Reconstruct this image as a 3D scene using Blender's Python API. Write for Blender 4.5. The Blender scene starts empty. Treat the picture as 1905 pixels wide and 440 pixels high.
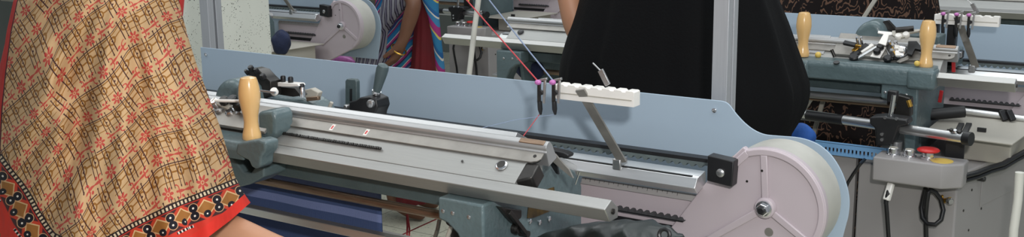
import bpy, bmesh, math, random
from mathutils import Vector, Matrix
random.seed(7)
PI = math.pi
SC = bpy.context.scene
COL = SC.collection
# ------------------------------------------------------------ camera model
F = 2000.0
CX, CY = 952.5, 220.0
def _basis():
    a = Vector((-2150 - CX, -172 - CY, F))
    dx = 1064 - CX
    dy = -(a[0] * dx + F * F) / a[1]
    d = Vector((dx, dy, F))
    X = -a.normalized(); Z = -d.normalized(); Y = Z.cross(X)
    return X, Y, Z
_X, _Y, _Z = _basis()
R3 = Matrix((_X, _Y, _Z))
CAM = Vector((0, 0, 1.5))
def P(px, py, X=None, Y=None, Z=None, D=None):
    """photo pixel -> the world point on a given plane of the room"""
    r = R3 @ Vector(((px - CX) / F, (py - CY) / F, 1.0))
    if X is not None: t = X / r[0]
    elif Y is not None: t = Y / r[1]
    elif Z is not None: t = (Z - 1.5) / r[2]
    else: t = D
    return CAM + r * t
def Ppl(px, py, q, n, off=0.0):
    """photo pixel -> point on the plane through q with normal n, raised by off"""
    r = R3 @ Vector(((px - CX) / F, (py - CY) / F, 1.0)); n = n.normalized(); q = q + n * off
    return CAM + r * ((q - CAM).dot(n) / r.dot(n))
cam = bpy.data.cameras.new('camera'); camo = bpy.data.objects.new('camera', cam)
COL.objects.link(camo); SC.camera = camo
cam.sensor_width = 36.0; cam.lens = F * 36.0 / 1905.0; cam.clip_start = 0.02
rt, dn, fw = R3.col[0], R3.col[1], R3.col[2]
M = Matrix((( rt[0], -dn[0], -fw[0], CAM[0]), (rt[1], -dn[1], -fw[1], CAM[1]), (rt[2], -dn[2], -fw[2], CAM[2]), (0, 0, 0, 1)))
camo.matrix_world = M
# ------------------------------------------------------------ materials
def lin(c):
    return tuple(((v / 255) / 12.92 if v <= 10 else (((v / 255) + 0.055) / 1.055) ** 2.4) for v in c)
class G:
    """tiny node-expression builder"""
    def __init__(s, nt): s.nt = nt
    def m(s, op, a, b=None, c=None):
        n = s.nt.nodes.new('ShaderNodeMath'); n.operation = op
        for i, v in enumerate((a, b, c)):
            if v is None: continue
            if isinstance(v, (int, float)): n.inputs[i].default_value = v
            else: s.nt.links.new(v, n.inputs[i])
        return n.outputs[0]
    def add(s, a, b): return s.m('ADD', a, b)
    def sub(s, a, b): return s.m('SUBTRACT', a, b)
    def mul(s, a, b): return s.m('MULTIPLY', a, b)
    def lt(s, a, b): return s.m('LESS_THAN', a, b)
    def gt(s, a, b): return s.m('GREATER_THAN', a, b)
    def mx(s, a, b): return s.m('MAXIMUM', a, b)
    def mn(s, a, b): return s.m('MINIMUM', a, b)
    def ab(s, a): return s.m('ABSOLUTE', a)
    def fr(s, a): return s.m('FRACT', a)
    def near(s, a, c, w): return s.lt(s.ab(s.sub(a, c)), w)
    def rng(s, a, lo, hi): return s.mul(s.gt(a, lo), s.lt(a, hi))
    def len(s, a, b): return s.m('SQRT', s.add(s.mul(a, a), s.mul(b, b)))
    def mix(s, base, col, mask):
        n = s.nt.nodes.new('ShaderNodeMix'); n.data_type = 'RGBA'
        s.nt.links.new(mask, n.inputs[0]) if not isinstance(mask, (int, float)) else setattr(n.inputs[0], 'default_value', mask)
        for i, v in ((6, base), (7, col)):
            if isinstance(v, tuple): n.inputs[i].default_value = (*v, 1)
            else: s.nt.links.new(v, n.inputs[i])
        return n.outputs[2]
def newmat(name):
    m = bpy.data.materials.new(name); m.use_nodes = True
    return m, m.node_tree, m.node_tree.nodes['Principled BSDF']
def mat(name, rgb, rough=0.5, metal=0.0, var=0.10, scale=12.0, bump=0.0, bscale=None, stretch=None, spec=0.5, coat=0.0, rvar=0.1):
    """base colour with slow noise variation, noise bump; stretch=(x,y,z) makes brushed metal"""
    m, nt, b = newmat(name)
    L = nt.links
    tc = nt.nodes.new('ShaderNodeTexCoord'); mp = nt.nodes.new('ShaderNodeMapping')
    L.new(tc.outputs['Object'], mp.inputs[0])
    if stretch: mp.inputs['Scale'].default_value = stretch
    nz = nt.nodes.new('ShaderNodeTexNoise'); nz.inputs['Scale'].default_value = scale; nz.inputs['Detail'].default_value = 4
    L.new(mp.outputs[0], nz.inputs['Vector'])
    c = lin(rgb)
    ramp = nt.nodes.new('ShaderNodeValToRGB')
    ramp.color_ramp.elements[0].position = .3; ramp.color_ramp.elements[1].position = .7
    ramp.color_ramp.elements[0].color = (*[v * (1 - var) for v in c], 1)
    ramp.color_ramp.elements[1].color = (*[min(1, v * (1 + var)) for v in c], 1)
    L.new(nz.outputs[0], ramp.inputs[0]); L.new(ramp.outputs[0], b.inputs['Base Color'])
    b.inputs['Metallic'].default_value = metal
    b.inputs['Specular IOR Level'].default_value = spec
    if coat: b.inputs['Coat Weight'].default_value = coat
    mr = nt.nodes.new('ShaderNodeMapRange'); mr.inputs['To Min'].default_value = max(.03, rough - rvar); mr.inputs['To Max'].default_value = min(1, rough + rvar)
    L.new(nz.outputs[0], mr.inputs[0]); L.new(mr.outputs[0], b.inputs['Roughness'])
    if bump:
        n2 = nt.nodes.new('ShaderNodeTexNoise'); n2.inputs['Scale'].default_value = bscale or 60; n2.inputs['Detail'].default_value = 2
        L.new(mp.outputs[0], n2.inputs['Vector'])
        bp = nt.nodes.new('ShaderNodeBump'); bp.inputs['Strength'].default_value = bump; bp.inputs['Distance'].default_value = .004
        L.new(n2.outputs[0], bp.inputs['Height']); L.new(bp.outputs[0], b.inputs['Normal'])
    return m
MT = {}
MT['teal'] = mat('hammered teal paint', (92, 108, 111), .32, 0, .14, 9, .35, 90)
MT['tealdark'] = mat('dark teal paint', (72, 86, 88), .4, 0, .16, 9, .3, 80)
MT['board'] = mat('steel blue sheet paint', (160, 177, 192), .55, 0, .03, 3)
MT['pink'] = mat('pale mauve grey enamel', (184, 172, 177), .38, 0, .03, 5, .05, 40)
MT['rim'] = mat('worn cream enamel', (180, 178, 170), .42, 0, .08, 14, .12, 50)
MT['grey'] = mat('light grey enamel', (154, 150, 149), .5, 0, .04, 5)
MT['cream'] = mat('cream grey sheet metal', (176, 171, 160), .5, 0, .04, 5)
MT['steel'] = mat('ground steel', (178, 178, 178), .36, .9, .10, 14, .05, 20, (1, 40, 40))
MT['bright'] = mat('bright polished steel', (220, 221, 221), .33, .92, .04, 6, 0, None, (1, 12, 12), rvar=.05)
MT['barsteel'] = mat('satin steel bar', (172, 171, 168), .46, .85, .05, 14, .03, 20, (1, 40, 40), rvar=.06)
MT['bed'] = mat('milled steel plate', (164, 164, 161), .54, .6, .07, 16, .05, 20, (1, 30, 30))
MT['worn'] = mat('worn grey steel strip', (150, 146, 140), .45, .55, .16, 30)
MT['darksteel'] = mat('oiled dark steel', (62, 60, 58), .35, .7, .3, 20)
MT['brown'] = mat('brown and shaded steel', (150, 126, 106), .36, .8, .2, 15, 0, None, (2, 30, 30))  # brown parts; on the cloth roller the brown is painted shade
MT['black'] = mat('black plastic', (26, 26, 28), .42, 0, .2, 10)
MT['rubber'] = mat('grey rubber', (92, 102, 102), .7, 0, .15, 30)
MT['rubberdark'] = mat('dark rubber', (62, 62, 64), .7, 0, .15, 30)
MT['wood'] = mat('varnished pale wood', (232, 188, 126), .22, 0, .07, 8, 0, None, (6, 6, .8), coat=.6)
MT['white'] = mat('white plastic', (236, 232, 226), .4, 0, .04, 20)
MT['red'] = mat('red plastic', (196, 36, 34), .35, 0, .08, 10)
MT['redenamel'] = mat('red enamel', (170, 26, 30), .35, 0, .08, 10)
MT['magenta'] = mat('purple pink bead', (190, 110, 176), .3, 0, .1, 60)
MT['chrome'] = mat('chrome', (226, 226, 228), .14, .95, .04, 30)
MT['yellow'] = mat('yellow plastic', (222, 190, 96), .4, 0, .06, 10)
MT['gold'] = mat('gold metal', (216, 170, 80), .25, .9, .05, 30)
MT['alu'] = mat('anodised aluminium', (184, 186, 190), .42, .45, .04, 10, 0, None, (30, 30, 1))
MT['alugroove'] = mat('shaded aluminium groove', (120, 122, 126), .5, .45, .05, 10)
MT['clearwhite'] = mat('white tube plastic', (214, 212, 202), .4, 0, .04, 10)
MT['label'] = mat('printed gold black label', (86, 66, 26), .4, 0, .6, 70)
MT['skin'] = mat('warm brown skin', (190, 138, 106), .5, 0, .06, 14, .06, 120)
MT['skindark'] = mat('dark brown skin', (118, 80, 60), .5, 0, .08, 14, .06, 120)
MT['skinmid'] = mat('tan skin', (176, 128, 100), .5, 0, .06, 14, .06, 120)
MT['hair'] = mat('black hair', (24, 20, 18), .45, 0, .3, 40)
MT['robe'] = mat('black robe cloth', (8, 8, 10), .9, 0, .25, 9, .2, 200, spec=.2)
MT['maroon'] = mat('dark red cotton', (104, 18, 28), .8, 0, .12, 14)
MT['redcloth'] = mat('bright red cotton', (178, 40, 36), .75, 0, .08, 14)
MT['navy'] = mat('navy knitted cloth', (34, 42, 70), .9, 0, .2, 30, .5, 160)
MT['bluecloth'] = mat('bright blue cloth', (34, 84, 160), .8, 0, .15, 20, .4, 100)
MT['lightblue'] = mat('light blue plastic', (112, 158, 200), .45, 0, .05, 10)
MT['charcoal'] = mat('charcoal green crumpled sheet', (32, 38, 37), .38, 0, .3, 8, .7, 22)
MT['yarnred'] = mat('red yarn', (190, 66, 72), .8, 0, .1, 90)
MT['yarnblue'] = mat('grey blue yarn', (132, 146, 172), .8, 0, .1, 90)
MT['deckred'] = mat('brick red felt', (150, 60, 46), .8, 0, .1, 30)
MT['orange'] = mat('orange brown cardboard', (176, 106, 70), .8, 0, .08, 20)
def ridged():
    m = mat('ridged needle steel', (172, 172, 172), .36, .6, .06, 8)
    nt = m.node_tree; b = nt.nodes['Principled BSDF']
    tc = nt.nodes.new('ShaderNodeTexCoord'); wv = nt.nodes.new('ShaderNodeTexWave'); wv.bands_direction = 'X'; wv.inputs['Scale'].default_value = 150
    nt.links.new(tc.outputs['Object'], wv.inputs['Vector'])
    bp = nt.nodes.new('ShaderNodeBump'); bp.inputs['Strength'].default_value = .16; bp.inputs['Distance'].default_value = .001
    nt.links.new(wv.outputs['Fac'], bp.inputs['Height']); nt.links.new(bp.outputs[0], b.inputs['Normal'])
    return m
MT['ridged'] = ridged()
# ------------------------------------------------------------ mesh builder
class MB:
    def __init__(s): s.v = []; s.f = []; s.uv = {}
    def quadbox(s, pts):
        b = len(s.v); s.v += [Vector(p) for p in pts]
        for f in ((0, 3, 2, 1), (4, 5, 6, 7), (0, 1, 5, 4), (1, 2, 6, 5), (2, 3, 7, 6), (3, 0, 4, 7)):
            s.f.append(tuple(b + i for i in f))
        return s
    def box(s, x0, x1, y0, y1, z0, z1):
        return s.quadbox([(x0, y0, z0), (x1, y0, z0), (x1, y1, z0), (x0, y1, z0), (x0, y0, z1), (x1, y0, z1), (x1, y1, z1), (x0, y1, z1)])
    def bar(s, p, q, w, h, up=(0, 0, 1)):
        p, q = Vector(p), Vector(q); d = (q - p).normalized(); u = Vector(up)
        sd = d.cross(u)
        if sd.length < 1e-4: sd = d.cross(Vector((0, 1, 0)))
        sd.normalize(); u = sd.cross(d).normalized()
        a, b = sd * w / 2, u * h / 2
        return s.quadbox([p - a - b, p + a - b, q + a - b, q - a - b, p - a + b, p + a + b, q + a + b, q - a + b])
    def prism(s, pts, vec):
        b = len(s.v); n = len(pts); vec = Vector(vec)
        pts = [Vector(p) for p in pts]
        nrm = Vector((0, 0, 0))
        for i in range(n): nrm += pts[i].cross(pts[(i + 1) % n])
        if nrm.dot(vec) > 0: pts = pts[::-1]
        s.v += pts + [p + vec for p in pts]
        s.f.append(tuple(range(b, b + n))); s.f.append(tuple(b + n + i for i in reversed(range(n))))
        for i in range(n):
            j = (i + 1) % n
            s.f.append((b + j, b + i, b + n + i, b + n + j))
        return s
    def tube(s, pts, r, seg=10, caps=True):
        pts = [Vector(p) for p in pts]; n = len(pts)
        rs = r if isinstance(r, (list, tuple)) else [r] * n
        b = len(s.v); prev = None; dlast = (pts[-1] - pts[0]) if (pts[-1] - pts[0]).length > 1e-7 else Vector((0, 0, 1))
        for i, p in enumerate(pts):
            d = (pts[min(i + 1, n - 1)] - pts[max(i - 1, 0)])
            if d.length < 1e-7: d = dlast.copy()
            d.normalize(); dlast = d
            if prev is None:
                a = d.orthogonal().normalized()
            else:
                a = (prev - d * prev.dot(d)); a.normalize()
            prev = a; c = d.cross(a)
            for k in range(seg):
                t = 2 * PI * k / seg
                s.v.append(p + (a * math.cos(t) + c * math.sin(t)) * rs[i])
        for i in range(n - 1):
            for k in range(seg):
                k2 = (k + 1) % seg
                s.f.append((b + i * seg + k, b + i * seg + k2, b + (i + 1) * seg + k2, b + (i + 1) * seg + k))
        if caps:
            s.f.append(tuple(b + k for k in reversed(range(seg))))
            s.f.append(tuple(b + (n - 1) * seg + k for k in range(seg)))
        return s
    def lathe(s, prof, o, ax=(0, 0, 1), seg=20):
        o = Vector(o); ax = Vector(ax).normalized()
        return s.tube([o + ax * h for (r, h) in prof], [max(r, 1e-4) for (r, h) in prof], seg)
    def ring(s, c, ax, R, r, seg=24, rs=8, a0=0, a1=2 * PI, squash=1):
        ax = Vector(ax).normalized(); u = ax.orthogonal().normalized(); w = ax.cross(u); c = Vector(c)
        n = seg if a1 - a0 < 2 * PI - 1e-3 else seg
        return s.tube([c + (u * math.cos(a0 + (a1 - a0) * i / n) + w * math.sin(a0 + (a1 - a0) * i / n)) * R for i in range(n + 1)], r, rs)
    def ball(s, c, r, seg=14, rings=9, sc=(1, 1, 1)):
        c = Vector(c); b = len(s.v)
        for i in range(rings + 1):
            t = PI * i / rings
            for k in range(seg):
                q = 2 * PI * k / seg
                st = max(math.sin(t), 1e-3)
                s.v.append(c + Vector((r * sc[0] * st * math.cos(q), r * sc[1] * st * math.sin(q), r * sc[2] * math.cos(t))))
        for i in range(rings):
            for k in range(seg):
                k2 = (k + 1) % seg
                s.f.append((b + i * seg + k, b + (i + 1) * seg + k, b + (i + 1) * seg + k2, b + i * seg + k2))
        return s
    def loft(s, rings, cap=True):
        b = len(s.v); n = len(rings[0])
        for r in rings: s.v += [Vector(p) for p in r]
        for i in range(len(rings) - 1):
            for k in range(n):
                k2 = (k + 1) % n
                s.f.append((b + i * n + k, b + i * n + k2, b + (i + 1) * n + k2, b + (i + 1) * n + k))
        if cap:
            s.f.append(tuple(b + k for k in reversed(range(n)))); s.f.append(tuple(b + (len(rings) - 1) * n + k for k in range(n)))
        return s
    def build(s, name, m, parent=None, bevel=0, smooth=40, loc=None, seg=2):
        if parent is not None:
            root = parent
            while root.parent: root = root.parent
            o0 = root.location.copy()
        elif loc is not None: o0 = Vector(loc)
        else:
            xs = [p.x for p in s.v]; ys = [p.y for p in s.v]; zs = [p.z for p in s.v]
            o0 = Vector(((min(xs) + max(xs)) / 2, (min(ys) + max(ys)) / 2, min(zs)))
        me = bpy.data.meshes.new(name)
        me.from_pydata([tuple(p - o0) for p in s.v], [], s.f)
        me.materials.append(MT[m] if isinstance(m, str) else m)
        bm = bmesh.new(); bm.from_mesh(me); bmesh.ops.recalc_face_normals(bm, faces=bm.faces); bm.to_mesh(me); bm.free()
        for p in me.polygons: p.use_smooth = True
        me.set_sharp_from_angle(angle=math.radians(smooth))
        for un, data in s.uv.items():
            lay = me.uv_layers.new(name=un)
            for lp in me.loops: lay.data[lp.index].uv = data[lp.vertex_index]
        ob = bpy.data.objects.new(name, me); COL.objects.link(ob)
        if parent is not None: ob.parent = parent
        else: ob.location = o0
        if bevel:
            bv = ob.modifiers.new('bevel', 'BEVEL'); bv.width = bevel; bv.segments = seg; bv.limit_method = 'ANGLE'; bv.angle_limit = math.radians(35)
            bv.harden_normals = False
        return ob
def tag(o, label, cat, group=None, kind=None):
    o['label'] = label; o['category'] = cat
    if group: o['group'] = group
    if kind: o['kind'] = kind
    return o
def thing(name, label, cat, loc, group=None):
    o = bpy.data.objects.new(name, None); COL.objects.link(o); o.location = Vector(loc); o.empty_display_size = .05
    return tag(o, label, cat, group)
def structure(o): o['kind'] = 'structure'; return o
# ------------------------------------------------------------ the knitting machines
O1 = Vector((-.745, 1.575, 0))                     # main machine: right end of the front bar / bed centre
O3 = Vector((-.393, 3.0, 0))
O2 = P(637, 48, Z=.9487) - Vector((.1195, .175, 0)); O2.z = 0
O5 = P(831, 48, Z=.8465) - P(1624, 290, Y=2.62) + O3; O5.z = 0
def xz(px, py, Y): 
    p = P(px, py, Y=Y) - O1
    return p.x, p.z
BOARD = [xz(px, py, 1.86) for px, py in ((1336, 186.8), (1346, 188.4), (1356, 194), (1370, 212), (1385, 228), (1402, 241), (1422, 249.5), (1450, 252.5), (1488, 256), (1520, 267), (1545, 287), (1564, 316), (1576, 348), (1580, 375), (1578, 400), (1574, 416))]
def _smooth(p, n=4):
    out = []
    for i in range(len(p) - 1):
        q0, q1, q2, q3 = p[max(i - 1, 0)], p[i], p[i + 1], p[min(i + 2, len(p) - 1)]
        for k in range(n):
            t = k / n
            out.append(tuple(.5 * (2 * b + (c - a) * t + (2 * a - 5 * b + 4 * c - d) * t * t + (3 * b - a - 3 * c + d) * t ** 3) for a, b, c, d in zip(q0, q1, q2, q3)))
    return out + [p[-1]]
BOARD = _smooth(BOARD)
def yz_prism(mb, O, yz, x0, x1):
    return mb.prism([(O.x + x0, O.y + y, z) for y, z in yz], (x1 - x0, 0, 0))
def xz_prism(mb, O, pts, y0, y1):
    return mb.prism([(O.x + x, O.y + y0, z) for x, z in pts], (0, y1 - y0, 0))
def lbox(mb, O, x0, x1, y0, y1, z0, z1):
    return mb.box(O.x + x0, O.x + x1, O.y + y0, O.y + y1, z0, z1)
def lpt(O, x, y, z): return Vector((O.x + x, O.y + y, z))
SLA = math.atan2(1.0865 - 1.0305, -.095 + .173)      # slope of the front bed
def bedpt(O, x, s, n=0):
    """point on the sloping front bed: s metres up the slope, n metres above it"""
    return Vector((O.x + x, O.y - .173 + s * math.cos(SLA) - n * math.sin(SLA), 1.0305 + s * math.sin(SLA) + n * math.cos(SLA)))
def machine(label, O, L, board_left=None, wheel=True, scale=True, inset=0):
    r = thing('knitting_machine', label, 'knitting machine', (O.x - L / 2, O.y, 0))
    # rails and beds
    b = yz_prism(MB(), O, [(-.195, 1.022), (-.173, 1.032), (-.151, 1.015), (-.151, .998), (-.177, .9976)], -L, 0).build('front_bar', 'barsteel', r, .0015)
    MB().lathe([(.0045, 0), (.0045, .003), (.002, .0035)], lpt(O, -.0005, -.170, 1.013), (1, 0, 0), 10).build('end_screw', 'darksteel', b)
    yz_prism(MB(), O, [(-.170, 1.0315), (-.095, 1.0855), (-.082, 1.0855), (-.082, 1.02), (-.145, 1.0)], -L + .18 + inset, -.18).build('front_bed', 'bed', r, .001)
    y0, y1 = .048, .0695
    st = [bedpt(O, x, s, .0005) for x, s in ((-L + .16 + inset, y0), (-.170, y0), (-.160, y0 + .004), (-.155, y0 + .010), (-.155, y1), (-L + .16 + inset, y1))]
    sp = MB().prism(st, bedpt(O, 0, 0, .003) - bedpt(O, 0, 0, 0)).build('edge_strip', 'worn', r, .0006)
    MB().lathe([(.003, 0), (.003, .0012)], bedpt(O, -.168, .061, .0032), (0, -math.sin(SLA), math.cos(SLA)), 12).build('rivet', 'darksteel', sp)
    m = MB()
    prof = [bedpt(O, 0, a_, b_) - O for a_, b_ in ((.0695, .0005), (.0695, .0045), (.0725, .0055), (.0735, .0110), (.0775, .0140), (.0865, .0140), (.0900, .0110), (.0915, .001))]
    yz_prism(m, O, [(p.y, p.z) for p in prof] + [(-.085, 1.06), (-.11, 1.05)], -L + .15 + inset, -.15)
    ns = m.build('needle_strip', 'ridged', r, .0012)
    bp = [bedpt(O, x, s, .0130) for x, s in ((-.204, .0770), (-.156, .0770), (-.156, .0868), (-.204, .0868))]
    MB().prism(bp, bedpt(O, 0, 0, .0025) - bedpt(O, 0, 0, 0)).build('end_block', 'brown', ns, .0008)
    yz_prism(MB(), O, [(-.078, 1.082), (-.07, 1.09), (.135, .985), (.135, .965), (-.078, 1.02)], -L + .24 + inset, -.238).build('back_bed', 'steel', r, .001)
    yz_prism(MB(), O, [(.140, .9735), (.151, .9905), (.1565, .990), (.158, .9915), (.186, .9955), (.190, .970), (.152, .961)], -L, 0).build('back_rail', 'bright', r, .0008)
    lbox(MB(), O, -L + .01, -.012, .1512, .1575, .9897, .9922).build('rail_slot', 'darksteel', r)
    lbox(MB(), O, -L + .2, -.24, -.138, -.09, .9575, .990).build('bed_beam', 'tealdark', r, .004)
    for xs in ((-.235, -.222), (-L + .222 + inset, -L + .235 + inset)):
        yz_prism(MB(), O, [(-.172, .996), (-.10, 1.06), (-.06, 1.06), (.10, .985), (.125, .95), (.125, .80), (-.115, .80), (-.150, .90)], *xs).build('end_plate', 'teal', r, .003)
    for k, sg in ((0, 1), (-L, -1)):
        q = [(-.314, .996), (-.2215, .996), (-.2215, .80), (-.245, .80), (-.249, .86), (-.258, .905), (-.275, .938), (-.295, .953), (-.314, .958)]
        q = [(k + sg * x, z) for x, z in q]
        bk = xz_prism(MB(), O, q, -.200, -.150).build('bracket', 'teal', r, .004)
        for x, z in ((-.303, .9735), (-.283, .973), (-.250, .9715)):
            MB().lathe([(.0038, 0), (.0038, -.001), (.0025, -.002)], lpt(O, k + sg * x, -.2002, z), (0, 1, 0), 10).build('bolt', 'steel', bk)
    # posts of the stand under the beds
    for x in ((-L + .25,) if wheel else (-.25, -L + .25)):
        l = lbox(MB(), O, x - .03, x + .03, .02, .10, .03, .80).build('stand_leg', 'grey', r, .006)
        lbox(MB(), O, x - .05, x + .05, -.25, .32, 0, .035).build('foot', 'grey', l, .008)
    MB().tube([lpt(O, -L + .23, -.075, .917), lpt(O, -.23, -.075, .917)], .0085, 16).build('cloth_roller', 'brown', r)  # steel roller, the shadow on it painted in as brown
    MB().bar(lpt(O, -L + .23, -.125, .8705), lpt(O, -.23, -.125, .8705), .020, .016).build('takedown_bar', 'bright', r, .002)
    # painted back board
    bl = -L - .02 if board_left is None else board_left
    zt = BOARD[0][1]
    pts = [(bl, .86), (bl, zt)] + BOARD + [(BOARD[-1][0] - .02, .80), (-.1, .80), (-.1, .86)]
    bd = xz_prism(MB(), O, pts, .285, .2885).build('back_board', 'board', r, .0008)
    for x, z in (xz(1328.5, 205, 1.858), (bl + .02, zt - .017)):
        MB().lathe([(.0045, 0), (.0045, -.002), (.002, -.0035)], lpt(O, x, .2849, z), (0, 1, 0), 12).build('board_screw', 'chrome', bd)
    # toothed drive belt, upper run
    ub = lbox(MB(), O, -L, .01, .213, .236, 1.0035, 1.0105).build('upper_belt', 'black', r)
    n = int(L / .016); 
    low = []
    for i in range(n):
        x = -L + i * .016
        low += [(x, .998), (x + .003, .9935), (x + .006, .9925), (x + .009, .9935), (x + .012, .998)]
    xz_prism(MB(), O, [(.01, 1.0034), (.01, .998)] + low[::-1] + [(-L, 1.0034)], .2125, .2355).build('belt_teeth', 'rubber', ub)
    # panels behind and below the rail
    pn = lbox(MB(), O, -.258, .02, .182, .20, .795, .938).build('cover_panel', 'pink', r, .001)
    if scale:
        su = yz_prism(MB(), O, [(.1765, .9383), (.1815, .9493), (.187, .9493), (.187, .9383)], -.2535, .02).build('scale_ruler', 'grey', r)
        m = MB()
        for i in range(20):
            x = -.2455 + i * .0102; h = .0055 if i % 2 else .0032
            m.quadbox([lpt(O, x + a, y - .0004, z) for z, y in ((.9490 - h, .1815 - .45 * h), (.9490, .1814)) for a, y2 in ((0, 0), (.0009, 0), (.0009, .001), (0, .001))])
        m.build('scale_marks', 'black', su)
    lb = lbox(MB(), O, -.2175, -.035, .170, .1825, .8974, .9004).build('lower_belt', 'black', r)
    up = []
    for i in range(13):
        x = -.2175 + i * .0143
        up += [(x, .9009), (x + .003, .9054), (x + .008, .9054), (x + .011, .9009)]
    xz_prism(MB(), O, up + [(-.0315, .9009), (-.0315, .9002), (-.2175, .9002)], .169, .1824).build('belt_teeth', 'rubberdark', lb)
    lbox(MB(), O, -.2525, .0, .1805, .183, .872, .8844).build('vent_slot', 'black', pn)
    if wheel:
        cx, cz, Rr = .1195, .9487, .106
        arc = lambda a0, a1, n, R=Rr: [(cx + R * math.cos(a0 + (a1 - a0) * i / n), cz + R * math.sin(a0 + (a1 - a0) * i / n)) for i in range(n + 1)]
        pol = [(.0088, .9817), (-.0694, .8702), (-.078, .79), (.02, .79)] + arc(math.radians(-56), math.radians(112), 40) + [(.0733, 1.0552 - .004)]
        h = xz_prism(MB(), O, pol, .1755, .19).build('drive_housing', 'pink', r, .002)
        drum = MB().lathe([(Rr, .1775), (Rr - .001, .262), (Rr - .01, .264)], lpt(O, cx, 0, cz), (0, 1, 0), 64).build('housing_rim', 'rim', h, 0)
        # raised ring with three ribs
        m = MB(); Ri = Rr - .013
        a0, a1 = math.radians(-56), math.radians(112)
        o_, i_ = arc(a0, a1, 40, Rr - .001), arc(a0, a1, 40, Ri)
        xz_prism(m, O, o_ + i_[::-1], .1705, .1756)
        for an, ln in ((94, Ri + .001), (-33, Ri + .001), (216, Ri + .055)):
            d = Vector((math.cos(math.radians(an)), 0, math.sin(math.radians(an))))
            m.bar(lpt(O, cx, .1735, cz) + d * .012, lpt(O, cx, .1735, cz) + d * ln, .013, .006, (0, 1, 0))
        m.bar(lpt(O, .0835, .1735, 1.0425), lpt(O, .024, .1735, .982), .013, .006, (0, 1, 0))
        m.build('rib_ring', 'pink', h, .002)
        hb = MB().lathe([(.0195, .1756), (.018, .166), (.0165, .1645)], lpt(O, cx, 0, cz), (0, 1, 0), 24).build('hub', 'pink', h, .001)
        MB().lathe([(.0145, .1645), (.0145, .163), (.0125, .1625)], lpt(O, cx, 0, cz), (0, 1, 0), 24).build('washer', 'chrome', hb)
        MB().lathe([(.0115, .1627), (.0115, .155), (.0100, .1535)], lpt(O, cx, 0, cz), (0, 1, 0), 6).build('hub_nut', 'chrome', hb, .0006, 20)
        MB().lathe([(.0068, .154), (.0068, .149), (.005, .1475)], lpt(O, cx, 0, cz), (0, 1, 0), 14).build('axle_end', 'black', hb)
        MB().lathe([(.0078, .1758), (.0078, .1745)], lpt(O, cx + .007, 0, cz - .044), (0, 1, 0), 20).build('plug', 'worn', h)
        for x, z in ((cx - .008, cz + .066), (.083, .9905)):
            MB().lathe([(.0022, .1758), (.0022, .1698 if x > .1 else .175)], lpt(O, x, 0, z), (0, 1, 0), 10).build('screw', 'darksteel', h)
        sb = xz_prism(MB(), O, [(.018, .988), (.065, .983), (.0675, 1.030), (.018, 1.0345)], .150, .1757).build('stop_block', 'black', r, .002)
        MB().lathe([(.0075, .1502), (.0075, .147), (.005, .145)], lpt(O, .044, 0, 1.0065), (0, 1, 0), 16).build('block_bolt', 'steel', sb)
    return r
main = machine('nearest knitting machine, long bright bed with the big pale wheel housing at right', O1, 1.74, board_left=P(372.7, 87.5, Y=1.86).x - O1.x)
# details only the nearest machine shows
def near(name, mb, m, par=main, bv=0, **k): return mb.build(name, m, par, bv, **k)
m = MB()
xa, xb = P(505, 262, Y=1.44).x - O1.x, P(722, 290, Y=1.44).x - O1.x
n = int((xb - xa) / .0042)
for i in range(n):
    x = xa + (xb - xa) * i / n
    q = bedpt(O1, x, .026, .0005); u = bedpt(O1, x, .0305, .0005); w = (bedpt(O1, x, .026, .0045 + random.uniform(-.0008, .0008)) - q)
    d = Vector((.0022, 0, 0))
    m.quadbox([q, q + d, u + d, u, q + w, q + d + w, u + d + w, u + w])
nb = near('needle_butt_row', m, 'darksteel'); nb['kind'] = 'stuff'
sx = P(937, 318, Y=1.435).x - O1.x
k = near('bed_knob', MB().lathe([(.0105, 0), (.0105, .002), (.0085, .0032)], bedpt(O1, sx, .034, .0005), (0, -math.sin(SLA), math.cos(SLA)), 24), 'chrome')
MB().lathe([(.0078, 0), (.0078, .0036)], bedpt(O1, sx, .034, .0002), (0, -math.sin(SLA), math.cos(SLA)), 24).build('knob_recess', 'darksteel', k)
sx = P(866, 312, Y=1.435).x - O1.x
near('bed_pin', MB().lathe([(.0022, 0), (.0022, .001)], bedpt(O1, sx, .030, .0005), (0, -math.sin(SLA), math.cos(SLA)), 10), 'darksteel')
for px, py in ((629, 232.5), (692, 241.5)):                     # red and white needle markers on the edge strip
    c = P(px, py, Y=1.463); x = c.x - O1.x
    mk = MB().prism([bedpt(O1, x + a, s, .0034) for a, s in ((-.004, .051), (.004, .051), (.004, .066), (-.004, .066))], bedpt(O1, 0, 0, .0006) - bedpt(O1, 0, 0, 0)).build('needle_marker', 'white', main)
    MB().prism([bedpt(O1, x + a, s, .004) for a, s in ((-.0018, .0545), (.0018, .0545), (.0018, .0625), (-.0018, .0625))], bedpt(O1, 0, 0, .0004) - bedpt(O1, 0, 0, 0)).build('marker_core', 'red', mk)
def pxprism(pts, Y, y0, y1):
    w = [P(a, b, Y=Y) for a, b in pts]
    return MB().prism([(p.x, Y + y0, p.z) for p in w], (0, y1 - y0, 0))
near('support_bracket', pxprism([(440, 283), (456, 286), (466, 303), (474, 313), (488, 315), (496, 303), (512, 306), (512, 322), (486, 336), (466, 341), (448, 336), (436, 318), (428, 300)], 1.41, -.03, .03), 'teal', bv=.003)
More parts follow.
